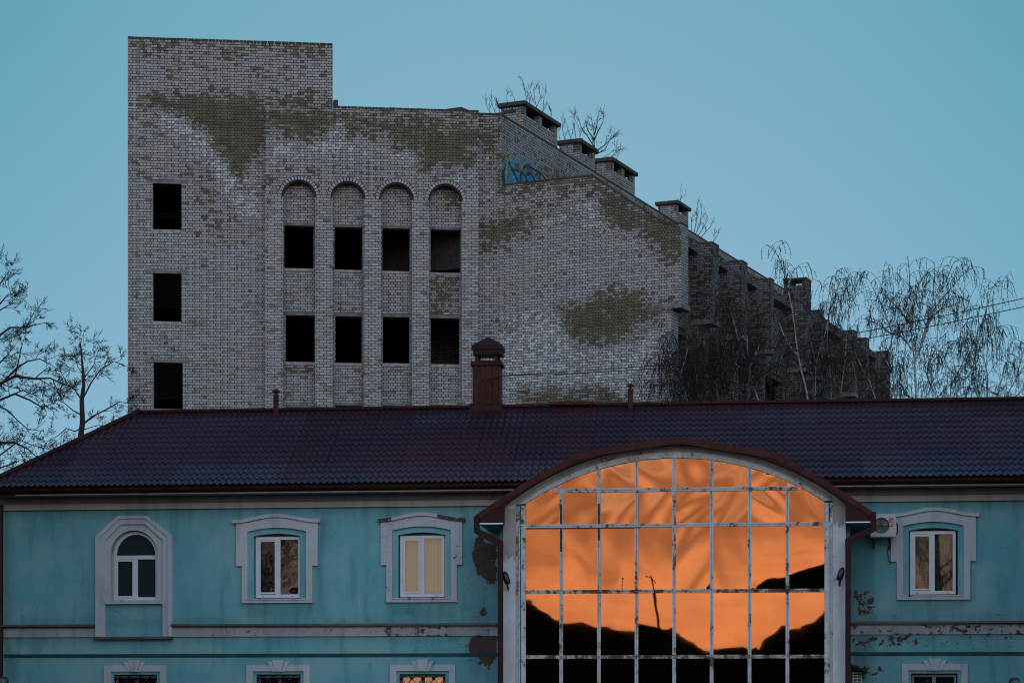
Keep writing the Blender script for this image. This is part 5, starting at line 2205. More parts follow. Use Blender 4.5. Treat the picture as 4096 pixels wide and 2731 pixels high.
for (a, b_, ytop, ycap0, ycap1, cw) in ((1092, 1116, 1577, 1568, 1554, 0.135), (2511, 2532, 1556, 1546, 1534, 0.125)):
    xm = T.s((a + b_) / 2, DR - 0.2)
    ym = DR - 0.2
    zt_ = T.z(a, ytop, ym)
    c = MB()
    c.tube([(xm, ym, zR - 0.2), (xm, ym, zt_)], 0.085, 10)
    c.tube([(xm, ym, zt_), (xm, ym, zt_ + 0.10)], 0.035, 8)
    v_ = c.build('vent_pipe', M_red2, TB, smooth=False)
    c = MB()
    zc_ = T.z(a, ycap0, ym)
    c.lathe(xm, ym, [(0.001, zc_ + 0.02), (cw, zc_), (cw, zc_ + 0.02), (0.03, zc_ + 0.095), (0.001, zc_ + 0.10)], 12)
    c.build('cap', M_red, v_, uv=False)

# =================================================================== CABLES
def cable(pts, name, label, r=0.013):
    c = MB()
    P_ = [Vector(p) for p in pts]
    out = []
    for k in range(len(P_) - 1):
        p0 = P_[max(0, k - 1)]
        p1, p2 = P_[k], P_[k + 1]
        p3 = P_[min(len(P_) - 1, k + 2)]
        for q in range(8):
            t_ = q / 8
            out.append(0.5 * ((2 * p1) + (p2 - p0) * t_ + (2 * p0 - 5 * p1 + 4 * p2 - p3) * t_ * t_ + (3 * p1 - p0 - 3 * p2 + p3) * t_ ** 3))
    out.append(P_[-1])
    c.tube(out, r, 5)
    o = c.build(name, M_cable, None, uv=False)
    return tag(o, label, 'cable')


def wp(px, py, Y):
    tx, tz = ray(px, py)
    return (tx * Y, Y, EYE + tz * Y)


chY = T.w(T.s(2000, dc - .45), dc - 0.45, 0).y
cable([wp(1990, 1503, chY), wp(2329, 1482, chY - .5), wp(2700, 1453, chY - 1), wp(3000, 1408, chY - 1.5), wp(3561, 1306, chY - 2), wp(4096, 1193, chY - 3), wp(4500, 1100, chY - 3.5)],
      'overhead_cable', 'upper of the two black cables running from the red metal chimney up to the right', 0.013)
cable([wp(1990, 1504, chY), wp(2329, 1491, chY - .5), wp(2700, 1468, chY - 1), wp(3000, 1430, chY - 1.5), wp(3561, 1337, chY - 2), wp(4096, 1227, chY - 3), wp(4500, 1140, chY - 3.5)],
      'overhead_cable', 'lower of the two black cables running from the red metal chimney up to the right', 0.013)
loop = [wp(1995, 1504, chY)] + [wp(1950 + 46 * math.cos(t_) , 1560 + 55 * math.sin(t_), chY - 0.03) for t_ in [-1.3 - 0.35 * k for k in range(8)]] + \
    [wp(1975, 1612, chY - .03), wp(2010, 1622, chY + .1), wp(2060, 1624, chY + .2)]
cable(loop, 'cable_loop', 'slack loop of black cable hanging on the red metal chimney', 0.013)
cable([wp(1990, 1506, chY - .04), wp(1945, 1515, chY - .04), wp(1965, 1560, chY - .04), wp(2000, 1610, chY - .04)], 'cable_end',
      'short black cable end running down the face of the red metal chimney', 0.012)

# =================================================================== AIR CONDITIONER
yA0, yA1 = -0.62, -0.30
sx0, sx1 = T.s(3482, yA0), T.s(3584, yA0)
z0, z1 = T.z(3530, 2146, yA0), T.z(3530, 2055, yA0)
ACM = Matrix.Translation(T.w((sx0 + sx1) / 2, yA0, z0)) @ Matrix.Rotation(-A6, 4, 'Z')
acx = (sx0 + sx1) / 2


class OffFrame:
    def __init__(s, M):
        s.M = M


AC = empty('air_conditioner', ACM, 'pale air conditioner unit with round fan and red badge, right of the glazed hall', 'air conditioner')
hw = (sx1 - sx0) / 2
hh = z1 - z0
c = MB()
fx, fz, fr0 = -hw + 0.30, hh * 0.5, 0.215
# front with a round opening
NSEG = 32
for k in range(NSEG):
    t0, t1 = 2 * math.pi * k / NSEG, 2 * math.pi * (k + 1) / NSEG

    def sq(t_):
        cx_, cz_ = math.cos(t_), math.sin(t_)
        m = max(abs(cx_), abs(cz_))
        return (fx + 0.27 * cx_ / m, fz + (hh / 2) * cz_ / m)
    a, b_ = sq(t0), sq(t1)
    p, q = (fx + fr0 * math.cos(t0), fz + fr0 * math.sin(t0)), (fx + fr0 * math.cos(t1), fz + fr0 * math.sin(t1))
    c.quad((p[0], 0, p[1]), (a[0], 0, a[1]), (b_[0], 0, b_[1]), (q[0], 0, q[1]))
    c.quad((q[0], 0, q[1]), (q[0], 0.08, q[1]), (p[0], 0.08, p[1]), (p[0], 0, p[1]))
c.box(-hw, fx - 0.2695, 0.001, 0.02, 0, hh)
c.box(fx + 0.2695, hw, 0.0, 0.02, 0, hh)
c.box(-hw, hw, 0.09, 0.32, 0, hh)
c.box(-hw, hw, 0.02, 0.09, 0, 0.02)
c.box(-hw, hw, 0.02, 0.09, hh - 0.02, hh)
c.box(hw - 0.02, hw, 0.02, 0.09, 0.02, hh - 0.02)
c.box(-hw, -hw + 0.02, 0.02, 0.09, 0.02, hh - 0.02)
c.build('casing', M_ac, AC)
c = MB()
c.prism([(fx + fr0 * 0.98 * math.cos(-t_ * math.pi / 12), fz + fr0 * 0.98 * math.sin(-t_ * math.pi / 12)) for t_ in range(24)][::-1], 0.075, 0.088)
c.build('fan_back', simple('fan_well', (0.14, 0.14, 0.15), 0.6), AC)
c = MB()
for k in range(3):
    t_ = k * 2.094 + 0.5
    i = len(c.v)
    c.v += [(fx + 0.03 * math.cos(t_ - 0.6), 0.05, fz + 0.03 * math.sin(t_ - 0.6)), (fx + 0.19 * math.cos(t_ - 0.5), 0.035, fz + 0.19 * math.sin(t_ - 0.5)),
            (fx + 0.20 * math.cos(t_ + 0.25), 0.065, fz + 0.20 * math.sin(t_ + 0.25)), (fx + 0.03 * math.cos(t_ + 0.5), 0.06, fz + 0.03 * math.sin(t_ + 0.5))]
    c.face((i, i + 1, i + 2, i + 3))
c.build('fan', simple('fan_grey', (0.22, 0.22, 0.23), 0.5), AC)
c = MB()
for rr in (0.04, 0.09, 0.14, 0.19, 0.215):
    c.tube([(fx + rr * math.cos(t_ * math.pi / 12), -0.008, fz + rr * math.sin(t_ * math.pi / 12)) for t_ in range(25)], 0.003, 4, False)
for k in range(12):
    t_ = k * math.pi / 6
    c.tube([(fx, -0.008, fz), (fx + 0.215 * math.cos(t_), -0.004, fz + 0.215 * math.sin(t_))], 0.003, 4)
c.build('grille', M_acdark, AC, uv=False)
bx, bz, br_ = hw - 0.135, hh * 0.73, 0.075
c = MB()
c.prism([(bx + br_ * math.cos(-t_ * math.pi / 12), bz + br_ * math.sin(-t_ * math.pi / 12)) for t_ in range(24)][::-1], -0.006, -0.001)
bd = c.build('badge', M_logo, AC)
c = MB()
rr = 0.058
pts = [(bx + rr * math.cos(t_), -0.009, bz + rr * math.sin(t_)) for t_ in [math.pi * (0.42 + 1.58 * k / 20) for k in range(21)]]
c.tube(pts, 0.004, 4)
c.tube([(bx + rr, -0.009, bz), (bx + 0.02, -0.009, bz)], 0.004, 4)
c.tube([(bx, -0.009, bz + 0.032), (bx, -0.009, bz - 0.03), (bx + 0.02, -0.009, bz - 0.03)], 0.004, 4)
c.tube([(bx - 0.028, -0.009, bz + 0.03), (bx - 0.028, -0.009, bz + 0.022)], 0.006, 5)
c.build('mark', M_strip, bd, uv=False)
c = MB()
lz = hh * 0.50
lx = bx - 0.062
h_ = 0.068
c.box(lx, lx + 0.016, -0.004, -0.001, lz - h_ / 2, lz + h_ / 2)
c.box(lx + 0.016, lx + 0.045, -0.004, -0.001, lz - h_ / 2, lz - h_ / 2 + 0.016)
gx_ = lx + 0.085
c.tube([(gx_ + 0.033 * math.cos(t_), -0.003, lz + 0.030 * math.sin(t_)) for t_ in [math.pi * (0.28 + 1.62 * k / 14) for k in range(15)]], 0.007, 4)
c.box(gx_, gx_ + 0.036, -0.004, -0.001, lz - 0.012, lz + 0.004)
c.build('lettering', M_black, AC)
c = MB()
for x_ in (-hw + 0.12, hw - 0.14):
    c.box(x_ - 0.02, x_ + 0.02, -0.0, 0.61, -0.05, -0.005)
    c.hexa((x_ - 0.02, -0.06), (x_ - 0.02, -0.30), (x_ + 0.02, -0.30), (x_ + 0.02, -0.06), 0.56, 0.60)
    c.tube([(x_, 0.03, -0.04), (x_, 0.58, -0.29)], 0.018, 4)
c.build('bracket', M_acdark, AC)
c = MB()
c.tube([(hw + 0.01, 0.2, hh * 0.62), (hw + 0.05, 0.2, hh * 0.55), (hw + 0.05, 0.2, hh * 0.2), (hw + 0.0, 0.22, hh * 0.1)], 0.018, 6)
c.tube([(hw - 0.12, 0.4, -0.05), (hw - 0.2, 0.5, -0.4), (hw - 0.16, 0.52, -0.62), (hw - 0.1, 0.52, -0.72)], 0.014, 6)
c.build('hose', M_black, AC, uv=False)

# louvred box under a small metal canopy, ground floor right of the hall
bx0, bx1 = T.s(3410, -0.05), T.s(3448, -0.05)
bz1 = T.z(3430, 2686, -0.05)
VB = empty('vent_box', T.M @ Matrix.Translation(((bx0 + bx1) / 2, -0.05, bz1 - 0.6)), 'small pale louvred ventilation box low on the wall right of the glazed hall', 'vent box')
hw_ = (bx1 - bx0) / 2
c = MB()
c.box(-hw_, hw_, 0.0, 0.14, 0, 0.6)
c.build('box', M_pvc, VB)
c = MB()
for k in range(7):
    for q in (-1, 1):
        xc = q * hw_ * 0.42
        c.box(xc - hw_ * 0.33, xc + hw_ * 0.33, -0.004, -0.001, 0.04 + k * 0.078, 0.04 + k * 0.078 + 0.05)
c.build('louvre', M_acdark, VB)
CN = MB()
cy = T.z(3402, 2656, -0.5)
CN.hexa((T.s(3402, -0.5), cy + 0.02), (T.s(3402, -0.5), cy - 0.07), (T.s(3470, -0.5), T.z(3470, 2690, -0.5)), (T.s(3470, -0.5), T.z(3470, 2684, -0.5)), -0.5, 0.08)
cn = CN.build('canopy', M_gutter, None, frame=T)
tag(cn, 'small sloping dark metal canopy over the vent box right of the glazed hall', 'canopy')


# floodlights on the columns
def floodlight(px, py, label, side):
    s_, z_ = T.sz(px, py, YP - 0.25)
    M_ = T.M @ Matrix.Translation((s_, YP, z_))
    e = empty('floodlight', M_, label, 'floodlight', 'floodlights on the columns of the glazed hall')
    c = MB()
    c.box(-0.12 * 1.0, 0.05, -0.012, 0.0 - 0.002, -0.34, -0.14) if side > 0 else c.box(-0.05, 0.12, -0.012, -0.002, -0.30, -0.12)
    c.build('mounting_plate', M_pvc, e)
    c = MB()
    c.tube([(-0.02 * side, -0.012, -0.26), (-0.02 * side, -0.16, -0.22), (0.0, -0.22, -0.10)], 0.03, 8)
    c.build('arm', M_black, e)
    c = MB()
    ln = []
    tilt = 0.10 * side
    for k in range(9):
        t_ = k / 8
        ln.append((tilt * (t_ - 0.4), -0.28 - 0.03 * math.sin(t_ * 3), -0.14 + 0.36 * t_))
    rad = [0.05, 0.085, 0.088, 0.088, 0.088, 0.086, 0.08, 0.062, 0.02]
    c.tube(ln, rad, 10)
    c.build('head', M_black, e, smooth=True)
    return e


floodlight(2027, 2316, 'black floodlight on the worn left column of the glazed hall', -1)
floodlight(3362, 2300, 'black floodlight on the flaking right column of the glazed hall', 1)

# dark rounded lamp heads whose tops reach into the picture
for (px, py, Y, lab) in ((4058, 2707, 40.0, 'dark rounded lamp post top at the bottom right edge in front of the turquoise wall'),
                         (12, 2702, 44.0, 'dark rounded lamp post top at the bottom left corner of the house')):
    x_, y_, z_ = wp(px, py, Y)
    e = empty('lamp_post', Matrix.Translation((x_, y_, 0)), lab, 'lamp post', 'dark lamp posts in front of the house')
    c = MB()
    r_ = 0.118
    c.lathe(0, 0, [(0.001, z_ + 0.0), (r_ * 0.55, z_ - 0.008), (r_ * 0.85, z_ - 0.04), (r_, z_ - 0.10), (r_ * 1.03, z_ - 0.25), (r_ * 0.9, z_ - 0.32), (0.05, z_ - 0.36)], 20)
    c.build('head', simple('lamp_enamel', (0.012, 0.013, 0.02), 0.25), e, smooth=True, uv=False)
    c = MB()
    c.tube([(0, 0, 0), (0, 0, z_ - 0.34)], 0.045, 10)
    c.build('pole', M_black, e)


# =================================================================== TREES
def rv(rng, s=1.0):
    return Vector((rng.uniform(-s, s), rng.uniform(-s, s), rng.uniform(-s, s)))


def grow(mb, p, d, length, r, level, rng, P_):
    """bare crown: bent limbs that fork; P_ = (max level, spread, up pull, children, shrink)"""
    mx, spread, up, kids, shrink = P_
    n = 5
    pts = [p.copy()]
    rad = [r]
    dirs = []
    for k in range(n):
        d = (d + rv(rng, 0.16) + Vector((0, 0, up * 0.10))).normalized()
        p = p + d * (length / n)
        pts.append(p.copy())
        rad.append(r * (1 - 0.55 * (k + 1) / n))
        dirs.append(d.copy())
    mb.tube(pts, [max(x_, 0.0068) for x_ in rad], 5 if r > 0.03 else 3, False)
    if level >= mx:
        return
    nk = kids if level < mx - 1 else kids + 2
    for k in range(nk):
        t_ = 0.25 + 0.72 * (k + rng.random() * 0.7) / nk
        i = min(n - 1, int(t_ * n))
        base = pts[i].lerp(pts[i + 1], t_ * n - i)
        side = dirs[i].cross(rv(rng)).normalized()
        dd_ = (dirs[i] * (1 - spread * 0.55) + side * spread).normalized()
        grow(mb, base, dd_, length * shrink * rng.uniform(0.7, 1.15), rad[i] * 0.62, level + 1, rng, P_)
    if level > 0:
        grow(mb, pts[-1], dirs[-1], length * shrink, rad[-1], level + 1, rng, P_)


def bare_tree(name, label, pxpts, Y, limbs, seed, rad0=0.14, cat='tree', group=None, mat=None, P_=(4, 0.75, 0.5, 4, 0.58), mapf=None):
    """trunk and main limbs follow measured lines; the fine crown is grown"""
    rng = random.Random(seed)
    base = Vector(wp(pxpts[0][0], pxpts[0][1], Y))
    foot = Vector((base.x, base.y, 0))
    e = empty(name, Matrix.Translation(foot), label, cat, group)
    F_ = OffFrame(Matrix.Identity(4))
    tr = MB()
    P3 = [foot] + [Vector(wp(a, b_, Y)) for a, b_ in pxpts]
    n = len(P3)
    rads = [rad0 * (1 - 0.97 * (k / (n - 1)) ** 0.9) + 0.006 for k in range(n)]
    tr.tube(P3, rads, 8)
    cr = MB()
    for (a, b_, r_) in limbs:
        # limb: list of px points, with depth drifting
        pts = []
        dy = rng.uniform(-1.6, 1.6)
        L = len(a)
        for k, (x_, y_) in enumerate(a):
            pts.append(Vector(wp(x_, y_, Y + dy * k / (L - 1))))
        rr = [r_ * (1 - 0.7 * k / (L - 1)) for k in range(L)]
        cr.tube(pts, rr, 5, False)
        for k in range(L - 1):
            seg = pts[k + 1] - pts[k]
            ln = seg.length
            dn = seg.normalized()
            m = max(1, int(ln / b_))
            for q in range(m):
                bp = pts[k].lerp(pts[k + 1], (q + rng.random()) / m)
                side = dn.cross(rv(rng)).normalized()
                dd_ = (dn * 0.6 + side * 0.75).normalized()
                grow(cr, bp, dd_, rng.uniform(0.42, 0.78), r_ * 0.35, 0, rng, P_)
        grow(cr, pts[-1], (pts[-1] - pts[-2]).normalized(), 0.45, rr[-1], 0, rng, P_)
    tr.build('trunk', mat or M_bark_dark, e, frame=F_, uv=False)
    cr.build('crown', M_bark_dark, e, frame=F_, uv=False)
    return e


PB = (3, 0.74, 0.25, 3, 0.60)
bare_tree('bare_tree', 'small dark leafless tree with an upright trunk beside the left hip of the red roof', [(315, 1800), (330, 1690), (327, 1600), (335, 1540), (333, 1500), (328, 1440), (322, 1380), (326, 1350)], 78.0, [
    ([(328, 1600), (365, 1530), (400, 1480), (455, 1445), (490, 1460)], 0.55, 0.035),
    ([(332, 1520), (345, 1500), (375, 1460), (385, 1425)], 0.5, 0.03),
    ([(328, 1700), (370, 1665), (420, 1640), (480, 1605), (500, 1612)], 0.55, 0.04),
    ([(326, 1710), (300, 1725), (265, 1712), (235, 1740), (205, 1758)], 0.55, 0.03),
    ([(326, 1660), (290, 1640), (255, 1610), (235, 1600)], 0.5, 0.03),
    ([(326, 1600), (300, 1560), (270, 1535), (250, 1500)], 0.5, 0.03),
    ([(332, 1500), (310, 1465), (305, 1440)], 0.4, 0.02),
    ([(325, 1460), (300, 1445), (280, 1425)], 0.4, 0.018),
    ([(324, 1400), (316, 1370), (320, 1345)], 0.35, 0.012),
    ([(328, 1720), (390, 1700), (430, 1708)], 0.5, 0.02),
], 5, 0.13, P_=PB)
bare_tree('bare_tree', 'large dark leafless tree reaching into the left edge of the picture', [(-160, 1900), (-130, 1700), (-100, 1500), (-80, 1350), (-70, 1250)], 80.0, [
    ([(-90, 1600), (0, 1535), (60, 1505), (140, 1515), (200, 1512), (265, 1540)], 0.5, 0.075),
    ([(0, 1540), (70, 1470), (110, 1445), (160, 1435), (205, 1460)], 0.5, 0.045),
    ([(60, 1505), (75, 1440), (85, 1390), (95, 1360)], 0.5, 0.03),
    ([(-60, 1400), (0, 1340), (40, 1310), (100, 1310), (160, 1295)], 0.5, 0.055),
    ([(-60, 1280), (0, 1215), (30, 1180), (55, 1172)], 0.5, 0.04),
    ([(-60, 1220), (-10, 1150), (15, 1115), (28, 1095)], 0.45, 0.035),
    ([(-50, 1300), (0, 1240), (45, 1215), (60, 1190)], 0.45, 0.035),
    ([(-110, 1650), (0, 1600), (60, 1575), (120, 1600), (170, 1630), (195, 1620)], 0.5, 0.06),
    ([(-110, 1680), (0, 1625), (30, 1640), (70, 1680), (110, 1715), (160, 1722)], 0.6, 0.04),
    ([(-130, 1780), (0, 1770), (60, 1770), (110, 1795), (150, 1830)], 0.5, 0.06),
    ([(-120, 1860), (0, 1820), (40, 1790), (80, 1760), (130, 1780), (190, 1795)], 0.5, 0.04),
    ([(-120, 1900), (0, 1870), (50, 1855), (80, 1840)], 0.5, 0.04),
    ([(-90, 1560), (0, 1450), (30, 1420), (60, 1380)], 0.5, 0.04),
    ([(60, 1575), (90, 1560), (140, 1580), (170, 1600)], 0.4, 0.03),
], 8, 0.38, P_=PB)


def birch(label, stems, Y, seed, dens=1.0, r0=0.085, droop=1.0, hang=1.0, shoots=False):
    """white stems follow measured lines, thin arching branches and hanging twigs are grown"""
    rng = random.Random(seed)
    b0 = stems[0][0]
    base = Vector(wp(b0[0], b0[1], Y))
    b1_ = Vector(wp(stems[0][1][0], stems[0][1][1], Y))
    foot = Vector((base.x + max(-2.5, min(2.5, (base.x - b1_.x) / max(0.5, b1_.z - base.z) * 4)), base.y, 0))
    e = empty('birch_tree', Matrix.Translation(foot), label, 'birch', 'birches behind the red roof')
    F_ = OffFrame(Matrix.Identity(4))
    tr = MB()
    cr = MB()
    for si, st in enumerate(stems):
        dy = 0 if si == 0 else rng.uniform(-1.2, 1.2)
        L = len(st)
        P3 = [Vector(wp(a, b_, Y + dy * k / max(1, L - 1))) for k, (a, b_) in enumerate(st)]
        if si == 0:
            lean = (P3[0] - P3[1]) * (2.2 / max(0.3, (P3[0] - P3[1]).length))
            p_ = P3[0] + lean + lean * 0.6
            P3 = [foot, Vector(((foot.x * 2 + p_.x) / 3, foot.y, P3[0].z * 0.45)), P3[0] + lean] + P3
        # round the line off
        fine = []
        for k in range(len(P3) - 1):
            p0, p1, p2, p3 = P3[max(0, k - 1)], P3[k], P3[k + 1], P3[min(len(P3) - 1, k + 2)]
            for q in range(4):
                t_ = q / 4
                fine.append(0.5 * ((2 * p1) + (p2 - p0) * t_ + (2 * p0 - 5 * p1 + 4 * p2 - p3) * t_ * t_ + (3 * p1 - p0 - 3 * p2 + p3) * t_ ** 3))
        fine.append(P3[-1])
        rr0 = r0 * 0.55 if si == 0 else r0 * 0.30
        z_lo, z_hi = (0.0 if si == 0 else fine[0].z), max(p_.z for p_ in fine) + 0.01
        rr = [rr0 * (1 if si else 1.7) * max(0.03, 1 - 0.97 * (p_.z - z_lo) / (z_hi - z_lo)) + 0.007 for p_ in fine]
        cut = int(len(fine) * 0.72)
        tr.tube(fine[:cut + 1], rr[:cut + 1], 7, False)
        cr.tube(fine[cut:], rr[cut:], 4, False)
        vis0 = 0
        for k in range(vis0, len(fine) - 1):
            seg = fine[k + 1] - fine[k]
            if fine[k].z < 9.0:
                continue
            rem = (len(fine) - k) / len(fine)
            m = seg.length * 5.6 * dens
            m = int(m) + (1 if rng.random() < m % 1 else 0)
            for _ in range(m):
                bp = fine[k].lerp(fine[k + 1], rng.random())
                az = rng.uniform(0, 2 * math.pi)
                ln = rng.uniform(0.7, 1.7) * (0.45 + 0.75 * rem) * droop
                d_ = Vector((math.cos(az), math.sin(az), rng.uniform(0.6, 2.2))).normalized()
                pts = [bp]
                p = bp.copy()
                nn = 7
                for q in range(nn):
                    d_ = (d_ + Vector((0, 0, -0.20)) + rv(rng, 0.14)).normalized()
                    p = p + d_ * (ln / nn)
                    pts.append(p.copy())
                cr.tube(pts, [0.010 - 0.0008 * q for q in range(nn + 1)], 3, False)
                # hanging twigs
                nt = int(rng.uniform(3, 7) * hang * (0.55 + 0.6 * rem))
                for _t in range(nt):
                    i = rng.randrange(2, nn + 1)
                    q0 = pts[i].copy()
                    dh_ = (Vector((math.cos(az), math.sin(az), -0.3)) * 0.5 + rv(rng, 0.5))
                    lt = rng.uniform(0.2, 0.9) * hang
                    tp = [q0]
                    for q in range(4):
                        dh_ = (dh_ * 0.8 + Vector((0, 0, -0.55)) + rv(rng, 0.30))
                        q0 = q0 + dh_.normalized() * (lt / 4)
                        tp.append(q0.copy())
                    cr.tube(tp, [0.0085, 0.008, 0.007, 0.006, 0.005], 3, False)
                    # catkins and buds
                    for q in (1, 2, 3, 4):
                        if rng.random() < 0.75:
                            a = tp[q]
                            b_ = a + Vector((rng.uniform(-.03, .03), rng.uniform(-.03, .03), -rng.uniform(0.035, 0.07)))
                            cr.tube([a, a.lerp(b_, 0.5), b_], [0.006, 0.015, 0.004], 3, False)
    tr.build('trunk', M_birch, e, frame=F_, uv=False)
    cr.build('crown', M_twig, e, frame=F_, uv=False)
    if shoots:
        y_ = MB()
        for _ in range(14):
            a = wp(b0[0] + rng.uniform(-60, 60), rng.uniform(1450, 1560), Y)
            p = Vector(a)
            pts = [p]
            for q in range(5):
                p = p + Vector((rng.uniform(-.06, .06), rng.uniform(-.1, .1), 0.3))
                pts.append(p)
            y_.tube(pts, 0.009, 3, False)
        y_.build('young_shoots', M_twig_y, e, frame=F_, uv=False)
    return e


birch('low bushy birch in front of the pale brick corner, leftmost of the birches', [[(2752, 1605), (2738, 1560), (2722, 1500), (2698, 1450), (2680, 1400), (2664, 1340)],
      [(2738, 1560), (2700, 1500), (2650, 1470), (2620, 1440)], [(2752, 1605), (2700, 1560), (2650, 1540), (2600, 1550)], [(2722, 1500), (2745, 1420), (2760, 1350)]], 76.5, 21, 3.0, 0.06, 0.9, 1.0)
birch('slim birch with yellowish shoots left of the forked birch, against the dark bays', [[(2874, 1606), (2866, 1540), (2862, 1490), (2858, 1420), (2845, 1360), (2830, 1310)],
      [(2866, 1540), (2820, 1480), (2790, 1420)], [(2862, 1490), (2895, 1420), (2900, 1370)], [(2800, 1605), (2790, 1540), (2780, 1450), (2770, 1400)]], 77.5, 22, 3.2, 0.055, 0.9, 1.0, True)
birch('forked white birch in front of the wing of the grey building', [[(3034, 1602), (3011, 1537), (2998, 1500), (2990, 1465), (2966, 1399), (2937, 1336), (2920, 1260), (2895, 1200)],
      [(3000, 1500), (2996, 1440), (2990, 1400), (2992, 1340), (3010, 1270)], [(2966, 1399), (2950, 1340), (2925, 1250), (2905, 1180)],
      [(3020, 1552), (3045, 1510), (3065, 1500), (3100, 1470), (3120, 1445)], [(2998, 1470), (3030, 1400), (3042, 1360)], [(2985, 1480), (2955, 1465), (2930, 1440)]], 76.0, 23, 2.5, 0.095, 0.85, 0.95)
birch('tall birch with a top bent to the left, passing the flue with the slot', [[(3232, 1598), (3218, 1530), (3204, 1476), (3190, 1400), (3184, 1359), (3168, 1232), (3148, 1145), (3122, 1048), (3095, 1000), (3066, 978)],
      [(3190, 1420), (3150, 1370), (3120, 1300), (3100, 1240)], [(3204, 1476), (3170, 1440), (3140, 1400)], [(3150, 1150), (3170, 1090), (3180, 1075)]], 77.0, 24, 1.3, 0.09, 0.8, 0.9)
birch('thin birch just right of the tall bent birch, upright', [[(3260, 1598), (3262, 1520), (3265, 1451), (3290, 1370), (3306, 1308), (3325, 1200), (3337, 1145), (3348, 1080)],
      [(3265, 1451), (3250, 1400), (3245, 1340)]], 78.0, 25, 1.9, 0.05, 0.75, 0.9)
birch('thin double stemmed birch with two pointed tops over the stepped wing', [[(3326, 1594), (3320, 1500), (3309, 1359), (3315, 1280), (3340, 1180), (3362, 1120), (3366, 1075)],
      [(3360, 1590), (3375, 1480), (3385, 1370), (3393, 1277), (3400, 1190), (3434, 1089)], [(3320, 1500), (3300, 1440)]], 78.5, 26, 1.9, 0.05, 0.75, 0.9)
birch('leaning bright white birch slanting up to the left in front of the stepped wing', [[(3503, 1598), (3480, 1530), (3449, 1471), (3425, 1420), (3408, 1385), (3385, 1345), (3365, 1303)]], 76.0, 27, 2.3, 0.055, 0.75, 0.9)
birch('slender birch right at the end of the stepped wing', [[(3580, 1598), (3572, 1500), (3565, 1400), (3568, 1300), (3575, 1200), (3560, 1130), (3561, 1075)],
      [(3572, 1500), (3545, 1440), (3510, 1380)], [(3568, 1330), (3530, 1230), (3490, 1150), (3470, 1115), (3440, 1110)]], 80.0, 28, 1.2, 0.055, 0.85, 0.95)
birch('largest spreading birch with a forked trunk against the open sky', [[(3665, 1595), (3660, 1500), (3658, 1441), (3648, 1370), (3643, 1298), (3640, 1200), (3638, 1104), (3632, 1040), (3628, 1025)],
      [(3660, 1445), (3684, 1385), (3700, 1320), (3725, 1260), (3745, 1190), (3790, 1110), (3820, 1045), (3870, 1038)],
      [(3700, 1320), (3735, 1240), (3790, 1170), (3840, 1110), (3885, 1075), (3905, 1100)],
      [(3650, 1400), (3610, 1350), (3560, 1330), (3500, 1290), (3450, 1275)], [(3643, 1298), (3590, 1230), (3540, 1180), (3520, 1130)],
      [(3690, 1370), (3720, 1270), (3735, 1160), (3738, 1050)], [(3700, 1300), (3780, 1220), (3830, 1190), (3880, 1210)], [(3645, 1320), (3660, 1200), (3680, 1130), (3710, 1090)]], 80.0, 29, 1.0, 0.11, 1.0, 1.1)
birch('dense birch with a hooked leader near the right edge, left of the last birch', [[(3800, 1600), (3827, 1570), (3860, 1520), (3888, 1477), (3905, 1400), (3910, 1330), (3918, 1230)],
      [(3905, 1400), (3925, 1310), (3950, 1220), (3965, 1160), (4000, 1124), (4010, 1150)], [(3888, 1477), (3850, 1420), (3840, 1340), (3870, 1280)],
      [(3905, 1420), (3960, 1340), (4000, 1310), (4030, 1350)], [(3860, 1520), (3800, 1480), (3780, 1420), (3810, 1370)], [(3827, 1590), (3890, 1560), (3950, 1565), (4000, 1580)],
      [(3900, 1440), (3905, 1350), (3930, 1290)], [(3950, 1600), (3950, 1500), (3935, 1420), (3945, 1330)]], 81.0, 30, 1.1, 0.085, 0.9, 1.1)
birch('birch at the right edge of the picture, cut off by the frame', [[(4020, 1600), (4050, 1540), (4096, 1466), (4140, 1400), (4180, 1330)],
      [(3990, 1600), (4010, 1500), (4030, 1440), (4060, 1400), (4100, 1390), (4130, 1420)], [(4060, 1530), (4090, 1420), (4110, 1340)], [(4050, 1600), (4110, 1540), (4160, 1500)]], 79.0, 31, 0.95, 0.07, 0.85, 1.0)
birch('low birch filling the gap between the spreading birch and the hooked birch', [[(3700, 1600), (3725, 1540), (3755, 1480), (3785, 1420), (3800, 1360)],
      [(3725, 1540), (3700, 1470), (3715, 1400)], [(3640, 1600), (3610, 1540), (3600, 1470)], [(3740, 1600), (3800, 1540), (3840, 1500)], [(3560, 1600), (3600, 1520), (3620, 1440)]], 82.0, 32, 1.25, 0.05, 0.85, 1.0)


